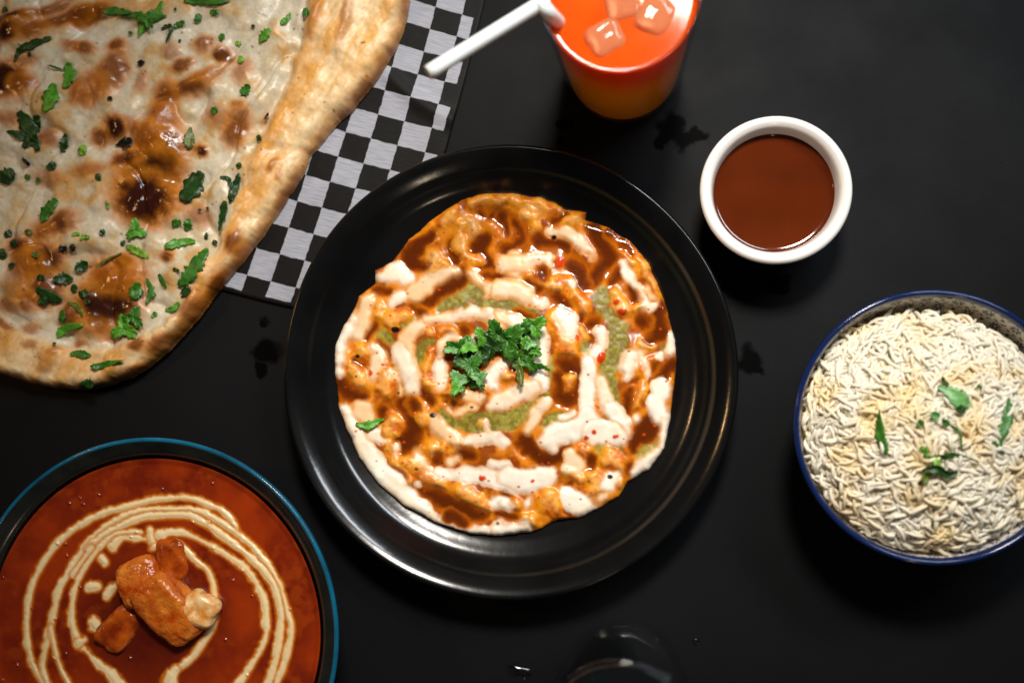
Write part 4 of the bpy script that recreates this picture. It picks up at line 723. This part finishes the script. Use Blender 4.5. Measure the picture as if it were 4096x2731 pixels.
def make_rice():
    root = empty('steamed_rice', (RC[0], RC[1], RZ-.03), 'mound of long grain white rice heaped in the blue flowered bowl', 'rice')
    m = mat('rice_grain', lin(240, 234, 218), .38); b = m.node_tree.nodes['Principled BSDF']
    g = nd(m, 'ShaderNodeNewGeometry'); n = nd(m, 'ShaderNodeTexNoise'); n.inputs['Scale'].default_value = 48; n.inputs['Detail'].default_value = 3; lk(m, g.outputs['Position'], n.inputs['Vector'])
    r = nd(m, 'ShaderNodeValToRGB'); e = r.color_ramp.elements; e[0].position = .44; e[0].color = (*lin(247, 240, 221), 1); e[1].position = .72; e[1].color = (*lin(248, 222, 164), 1); lk(m, n.outputs['Fac'], r.inputs['Fac'])
    lk(m, r.outputs['Color'], b.inputs['Base Color'])
    b.inputs['Specular IOR Level'].default_value = .35
    tl = nd(m, 'ShaderNodeBsdfTranslucent'); lk(m, r.outputs['Color'], tl.inputs['Color']); mxs = nd(m, 'ShaderNodeMixShader'); mxs.inputs[0].default_value = .14
    lk(m, b.outputs[0], mxs.inputs[1]); lk(m, tl.outputs[0], mxs.inputs[2]); lk(m, mxs.outputs[0], m.node_tree.nodes['Material Output'].inputs['Surface'])
    # bed under the grains
    px, py = 3735, 1716; ths = np.linspace(0, 2*np.pi, 72, endpoint=False); V = []; F = []
    rs = np.linspace(0.02, 1, 16)
    for q in rs:
        wx = RC[0]-.0028+RR*.86*q*np.cos(ths); wy = RC[1]-.0036+RR*.86*q*np.sin(ths); ux, uy = unP(np.stack([wx, wy, np.full(72, RZ)], -1)); V.append(np.stack([wx, wy, rice_z(ux, uy)-.0028-.007*q**6], -1))
    V = np.concatenate(V); i = np.arange(72)
    for k in range(15): F.append(np.stack([k*72+i, (k+1)*72+i, (k+1)*72+(i+1) % 72, k*72+(i+1) % 72], -1))
    mb = mat('rice_bed', lin(248, 226, 178), .6); add_bump(mb, 600, .8, .002)
    o = link('packed_rice', mesh_np('packed_rice', V, np.concatenate(F)), mb); keep(o, root); o['kind'] = 'stuff'
    rg = np.random.default_rng(21); variants = []
    for v in range(9):
        L = rg.uniform(.0085, .0142); R = rg.uniform(.00105, .00132); bend = rg.uniform(.0, .0034); n = 8; t = np.linspace(0, 1, n)
        t = np.array([0, .04, .14, .35, .62, .85, .96, 1.0]); rad = R*np.array([.30, .68, .92, 1, 1, .94, .70, .32])
        cx = (t-.5)*L; cy = bend*(1-(2*t-1)**2); a = np.linspace(0, 2*np.pi, 6, endpoint=False)
        V = np.stack([np.repeat(cx, 6), np.repeat(cy, 6)+np.outer(rad, np.cos(a)).ravel(), np.outer(rad, np.sin(a)).ravel()*.88], -1)
        k = np.arange(n-1)[:, None]*6; j = np.arange(6)[None]; j2 = (j+1) % 6
        F = np.stack([k+j, k+j2, k+6+j2, k+6+j], -1).reshape(-1, 4)
        capa = np.array([[0, 5, 4, 3], [0, 3, 2, 1]]); capb = np.array([[0, 1, 2, 3], [0, 3, 4, 5]])+(n-1)*6
        variants.append((V, np.concatenate([F, capa, capb])))
    grains = []
    for layer, (cnt, dz) in enumerate(((1250, -.0032), (1350, -.0019), (1350, -.0007), (800, .0005), (240, .0015))):
        for i in range(cnt):
            a = rg.uniform(0, 2*np.pi); q = math.sqrt(rg.uniform(0, 1)); lim = RR*.885-(.003 if layer > 2 else 0)
            wx, wy = RC[0]-.0028+lim*q*math.cos(a), RC[1]-.0036+lim*q*math.sin(a)
            if math.hypot(wx-RC[0], wy-RC[1]) > RR-(.0085 if layer < 3 else .012): continue
            ux, uy = unP(np.array([wx, wy, RZ])); z = float(rice_z(ux, uy))+dz+rg.normal(0, .0006)
            edge = max(0, (q-.80)/.20); yaw = rg.uniform(0, 2*np.pi)
            if q > .86: yaw = a+math.pi/2+rg.normal(0, .55)
            pitch = rg.normal(0, .20)*(1+(layer == 4)*.3)
            # lie on the slope of the mound
            slope = math.atan(.048*q/(RR*.93)); pitch += slope*math.cos(yaw-a); roll = rg.uniform(0, 6.28)
            grains.append((z+pitch*0, rg.integers(0, 9), Matrix.Translation((wx, wy, z)) @ Matrix.Rotation(yaw, 4, 'Z') @ Matrix.Rotation(pitch, 4, 'Y') @ Matrix.Rotation(roll*.5, 4, 'X'), ux, uy, layer))
    order = sorted(range(len(grains)), key=lambda i: -(grains[i][5]*10+(grains[i][3] < 4090)*5+grains[i][0]))
    top = set(order[:300]); mes = []
    for V, F in variants:
        me = mesh_np('rice_grain', V, F); me.materials.append(m); mes.append(me)
    VV = []; FF = []; off = 0
    for i, (z, v, M, ux, uy, ly) in enumerate(grains):
        if i in top:
            o = link('rice_grain', mes[v]); o.parent = root; o.matrix_basis = Matrix.Translation(-Vector(root.location)) @ M
        else:
            V, F = variants[v]; A = np.array(M); VV.append(V @ A[:3, :3].T+A[:3, 3]); FF.append(F+off); off += len(V)
    o = link('loose_rice_grains', mesh_np('loose_rice_grains', np.concatenate(VV), np.concatenate(FF)), m); keep(o, root); o['kind'] = 'stuff'
make_rice()
def T6(l): return [(3100+x/2.3614, 1100+y/2.3614, w/2.3614) for x, y, w in l]
def T7(l): return [(3100+x/2.3614, 1650+y/2.3614, w/2.3614) for x, y, w in l]
zr = lambda x, y: rice_z(x, y)+.0034
GR = 'coriander scraps on the rice'
RL = [(T6, 'p', [(1540,1050,40),(1680,1120,66),(1790,1200,70),(1860,1230,30)], 'broad pale green coriander leaf lying folded on the rice'), (T6, 'd', [(1580,960,16),(1645,1035,20)], 'short dark coriander stalk above the broad pale leaf on the rice'), (T6, 'd', [(1720,1270,30),(1800,1280,44)], 'dark underside of the broad coriander leaf on the rice'), (T6, 'm', [(1920,1075,20),(1955,1025,20)], 'chip of coriander right of the broad pale leaf on the rice'),
 (T6, 'm', [(985,1265,8),(980,1400,34),(1000,1540,48),(1035,1650,44),(1050,1695,26)], 'upright narrow coriander blade on the rice nearest the dinner plate'), (T6, 'm', [(2200,1165,44),(2205,1300,50),(2170,1440,50),(2110,1560,48),(2160,1690,22)], 'longest curved coriander blade on the rice'), (T7, 'p', [(1475,10,34),(1550,50,40)], 'pale scrap of coriander between the broad leaf and the thin stem on the rice'), (T7, 'm', [(1345,125,26),(1405,75,34)], 'leaf scrap beside the pale coriander scrap on the rice'), (T7, 'm', [(1575,80,20),(1650,90,36)], 'dark leaf scrap at the head of the thin coriander stem'), (T7, 'm', [(1630,100,10),(1740,190,13),(1770,345,10)], 'thin curling coriander stem on the rice'),
 (T7, 'b', [(1380,315,34),(1450,410,32)], 'bright leaf of the coriander cluster on the rice'), (T7, 'm', [(1450,430,26),(1600,415,26),(1720,405,22),(1950,475,9)], 'coriander stem trailing from the leaf cluster on the rice'), (T7, 'l', [(1450,450,34),(1570,485,44)], 'yellow green leaf of the coriander cluster on the rice'), (T7, 'd', [(1390,550,36),(1530,530,38),(1640,590,34),(1725,550,28)], 'dark leaf of the coriander cluster on the rice'), (T7, 'o', [(1400,690,14),(1430,610,38),(1480,560,30)], 'olive leaf tip of the coriander cluster on the rice'), (T7, 'd', [(1490,1000,9),(1495,1120,12)], 'thin dark coriander shred near the lower rim of the rice bowl'), (T7,'d',[(2295,820,16),(2290,850,12)],'tiny dark coriander fleck at the outer edge of the rice')]
for i, (tr, k, pts, lab) in enumerate(RL):
    o = leaf_strip(tr(pts), k, zr, None, 500+i, lift=.0016, name='coriander_leaf', curl=.0022); tag(o, lab, 'herb', GR)

# ------------------------------------------------------------------ sauce cup
UZ = .044; UC = P(3104, 757, UZ); UR = plen(3104, 757, 308, UZ)
def make_cup():
    pr = curve_profile([(.0002, .006), (UR*.62, .0065), (UR*.72, .012), (UR-.0088, .030), (UR-.0070, UZ-.0040), (UR-.0046, UZ-.0006), (UR-.0022, UZ), (UR-.0003, UZ-.0020), (UR-.0010, UZ-.0050), (UR-.0045, .028), (UR-.0085, .008), (UR-.0105, .0006), (UR-.016, .0004), (UR-.018, .002), (.0002, .002)], 7)
    V, F, _, _ = lathe(pr, 160, (UC[0], UC[1], 0)); m = mat('white_porcelain', lin(244, 241, 235), .16); b = m.node_tree.nodes['Principled BSDF']; b.inputs['Subsurface Weight'].default_value = .08; b.inputs['Subsurface Scale'].default_value = .003
    o = link('sauce_cup', mesh_np('sauce_cup', V, F), m); tag(o, 'small round white porcelain cup holding brown sauce', 'cup')
    z = UZ-.0115; R = UR-.0083
    V, F, _, _ = lathe([(.0002, z), (R*.5, z), (R*.9, z), (R*.965, z+.00012), (R*.99, z+.0006), (R*1.0, z+.0012), (R*.98, z-.003), (R*.9, z-.009), (.0002, z-.010)], 120, (UC[0], UC[1], 0))
    m = mat('brown_sauce', lin(92, 36, 10), .08); vary(m, 40, tuple(lin(80, 29, 7)), tuple(lin(92, 35, 9)), 2); add_bump(m, 50, .04, .001, 1)
    b = m.node_tree.nodes['Principled BSDF']; b.inputs['Subsurface Weight'].default_value = .2; b.inputs['Subsurface Radius'].default_value = (1, .35, .1); b.inputs['Subsurface Scale'].default_value = .003
    o = link('tamarind_dip', mesh_np('tamarind_dip', V, F), m); tag(o, 'smooth dark brown sauce filling the white cup', 'sauce')
make_cup()

# ------------------------------------------------------------------ glasses and drink
def glass_mat():
    m = bpy.data.materials.new('clear_glass'); m.use_nodes = True; nt = m.node_tree
    nt.nodes.remove(nt.nodes['Principled BSDF']); out = nt.nodes['Material Output']
    tr = nd(m, 'ShaderNodeBsdfTransparent'); tr.inputs[0].default_value = (.98, .99, .985, 1)
    gl = nd(m, 'ShaderNodeBsdfGlossy'); gl.inputs['Roughness'].default_value = .02
    lw = nd(m, 'ShaderNodeLayerWeight'); pw = nd(m, 'ShaderNodeMath', operation='POWER'); lk(m, lw.outputs['Facing'], pw.inputs[0]); pw.inputs[1].default_value = 5.0
    lw.inputs['Blend'].default_value = .5
    fr = nd(m, 'ShaderNodeMath', operation='MULTIPLY_ADD'); lk(m, pw.outputs[0], fr.inputs[0]); fr.inputs[1].default_value = .70; fr.inputs[2].default_value = .07
    mx = nd(m, 'ShaderNodeMixShader'); lk(m, fr.outputs[0], mx.inputs[0]); lk(m, tr.outputs[0], mx.inputs[1]); lk(m, gl.outputs[0], mx.inputs[2]); lk(m, mx.outputs[0], out.inputs['Surface'])
    return m
GLASS = glass_mat(); GH = .128
def tumbler(c, label, h=GH, r0=.0345, r1=.0402, w=.0021):
    at = lambda z: r0+(r1-r0)*(z/h)**.8
    pr = curve_profile([(.0002, .0075), (at(.01)-.010, .0075), (at(.012)-w-.001, .0105), (at(.02)-w, .018), (at(.07)-w, .07), (at(h)-w, h-.002), (at(h)-w*.55, h), (at(h)-.0002, h-.0014), (at(.07), .07), (at(.02), .02), (r0-.0006, .005), (r0-.0040, .0007), (r0-.009, .0004), (r0-.012, .0016), (.0002, .0022)], 6)
    V, F, _, _ = lathe(pr, 128, (0, 0, 0)); o = link('tumbler_glass', mesh_np('tumbler_glass', V, F), GLASS); o.location = (float(c[0]), float(c[1]), 0)
    return tag(o, label, 'glass'), at, w
GC = P(2495, 285, 0)
def make_drink():
    _, at, w = tumbler(GC, 'clear tumbler of red and yellow layered drink')
    g = .0003; z1 = GH-.010
    pr = curve_profile([(.0002, z1+.0001), (at(z1)*.5, z1), (at(z1)-w-g-.001, z1+.0002), (at(z1)-w-g, z1+.0006), (at(.07)-w-g, .07), (at(.02)-w-g, .0185), (at(.012)-w-.002, .0112), (at(.01)-.0105, .0082), (.0002, .0082)], 8)
    V, F, _, _ = lathe(pr, 128); me = mesh_np('fruit_drink', V, F)
    m = mat('layered_juice', (.8, .2, .02), .06); b = m.node_tree.nodes['Principled BSDF']
    tc = nd(m, 'ShaderNodeTexCoord'); s = nd(m, 'ShaderNodeSeparateXYZ'); lk(m, tc.outputs['Object'], s.inputs[0])
    n = nd(m, 'ShaderNodeTexNoise'); n.inputs['Scale'].default_value = 35; n.inputs['Detail'].default_value = 3; lk(m, tc.outputs['Object'], n.inputs['Vector'])
    ma = nd(m, 'ShaderNodeMath', operation='MULTIPLY_ADD'); lk(m, n.outputs['Fac'], ma.inputs[0]); ma.inputs[1].default_value = .035; lk(m, s.outputs[2], ma.inputs[2])
    mr = nd(m, 'ShaderNodeMapRange'); mr.inputs['From Min'].default_value = .02; mr.inputs['From Max'].default_value = .145; lk(m, ma.outputs[0], mr.inputs['Value'])
    r = nd(m, 'ShaderNodeValToRGB'); e = r.color_ramp.elements; e[0].position = .0; e[0].color = (*lin(254, 212, 20), 1); e[1].position = .95; e[1].color = (*lin(248, 92, 12), 1)
    k = e.new(.52); k.color = (*lin(254, 208, 20), 1); k = e.new(.72); k.color = (*lin(252, 160, 14), 1); k = e.new(.84); k.color = (*lin(250, 112, 12), 1); lk(m, mr.outputs['Result'], r.inputs['Fac']); lk(m, r.outputs['Color'], b.inputs['Base Color'])
    tl = nd(m, 'ShaderNodeBsdfTranslucent'); lk(m, r.outputs['Color'], tl.inputs['Color']); mxs = nd(m, 'ShaderNodeMixShader'); mxs.inputs[0].default_value = .45
    lk(m, b.outputs[0], mxs.inputs[1]); lk(m, tl.outputs[0], mxs.inputs[2]); lk(m, mxs.outputs[0], m.node_tree.nodes['Material Output'].inputs['Surface'])
    o = link('fruit_drink', me, m); o.location = (float(GC[0]), float(GC[1]), 0); tag(o, 'layered drink, red on top fading to yellow, inside the tumbler', 'drink')
    mi = mat('ice', lin(255, 196, 140), .05); bi = mi.node_tree.nodes['Principled BSDF']; bi.inputs['Transmission Weight'].default_value = .75; bi.inputs['IOR'].default_value = 1.31
    for i, (x, y, sz, rz, lab) in enumerate([(2420, 165, .020, .5, 'melting ice cube nearest the tumbler rim front'), (2620, 75, .021, 1.1, 'melting ice cube with a bright edge in the red drink'), (2490, 30, .019, .2, 'melting ice cube behind the others in the red drink')]):
        rounded_chunk('ice_cube', x, y, z1+.0005-.006, (sz, sz*.9, .016), rz, (.10, .08), 60+i, mi, lab, 'ice', rag=.05)
    # bendy straw
    A = P(2290, 150, .085); B = P(2205, 60, GH+.002); Bm = P(2150, 22, GH+.008); D = P(1712, 292, GH+.020)
    Bm2 = Bm+(D-Bm)*.05
    pts = np.array(smooth_pts([tuple(v) for v in (A, B, Bm+(B-Bm)*.2+np.array([0, .001, .002]), Bm2, Bm+(D-Bm)*.5, D)], 8)); n = len(pts); R = .0036
    tg = np.gradient(pts, axis=0); tg /= np.linalg.norm(tg, axis=1, keepdims=True); V = []
    ref = np.array([0, 0, 1.0])
    for ins in (R, R-.00025):
        for i in range(n):
            a = np.cross(tg[i], ref); a /= np.linalg.norm(a)+1e-9; b2 = np.cross(a, tg[i]); th = np.linspace(0, 2*np.pi, 20, endpoint=False)
            V.append(pts[i]+ins*(np.outer(np.cos(th), a)+np.outer(np.sin(th), b2)))
    V = np.concatenate(V); F = []; j = np.arange(20); j2 = (j+1) % 20
    for i in range(n-1):
        F.append(np.stack([i*20+j, i*20+j2, (i+1)*20+j2, (i+1)*20+j], -1)); o2 = n*20; F.append(np.stack([o2+(i+1)*20+j, o2+(i+1)*20+j2, o2+i*20+j2, o2+i*20+j], -1))
    F.append(np.stack([(n-1)*20+j, (n-1)*20+j2, n*20+(n-1)*20+j2, n*20+(n-1)*20+j], -1)); F.append(np.stack([n*20+j, n*20+j2, j2, j], -1))
    ms = mat('white_straw', lin(238, 238, 236), .3); ms.node_tree.nodes['Principled BSDF'].inputs['Subsurface Weight'].default_value = .2; ms.node_tree.nodes['Principled BSDF'].inputs['Subsurface Scale'].default_value = .002
    o = link('drinking_straw', mesh_np('drinking_straw', V, np.concatenate(F)[:, ::-1]), ms); tag(o, 'white bent drinking straw leaning out of the tumbler', 'straw')
make_drink()
WC = P(2480, 2975, GH)
tumbler((WC[0], WC[1]), 'clear empty tumbler glinting below the dinner plate', w=.0046)

# water drops on the table
def drop(x, y, r, asp, rot, lab):
    n, k = 20, 6; th = np.linspace(0, 2*np.pi, n, endpoint=False); V = []; F = []
    R = r*HC/FPX
    for i in range(k+1):
        ang = math.radians(38)*(1-i/k); q = math.sin(ang)/math.sin(math.radians(38)); zz = R*(math.cos(ang)-math.cos(math.radians(38)))/math.sin(math.radians(38))
        w = 1+.12*np.cos(3*th+rot*5)*q
        V.append(np.stack([R*q*w*np.cos(th)*asp+1e-5*np.cos(th), R*q*w*np.sin(th)+1e-5*np.sin(th), np.full(n, zz)], -1))
    V = np.concatenate(V); i = np.arange(n)
    for j in range(k): F.append(np.stack([j*n+i, j*n+(i+1) % n, (j+1)*n+(i+1) % n, (j+1)*n+i], -1))
    o = link('water_drop', mesh_np('water_drop', V, np.concatenate(F)), WATER); p = P(x, y, .0001); o.location = [float(v) for v in p]; o.rotation_euler = (0, 0, rot)
    tag(o, lab, 'drop', 'water drops on the table')
WATER = mat('water', (1, 1, 1), .02); WATER.node_tree.nodes['Principled BSDF'].inputs['Transmission Weight'].default_value = 1.0; WATER.node_tree.nodes['Principled BSDF'].inputs['IOR'].default_value = 1.45
for x, y, r, a, t in [(2784, 2567, 7, 1.1, 0)]:
    drop(x, y, r*1.9, a, t, 'tiny glinting water drop on the dark table beside the empty tumbler')
drop(2075, 2690, 34, 1.5, -.4, 'largest water drop on the table, left of the empty tumbler and below the plate')
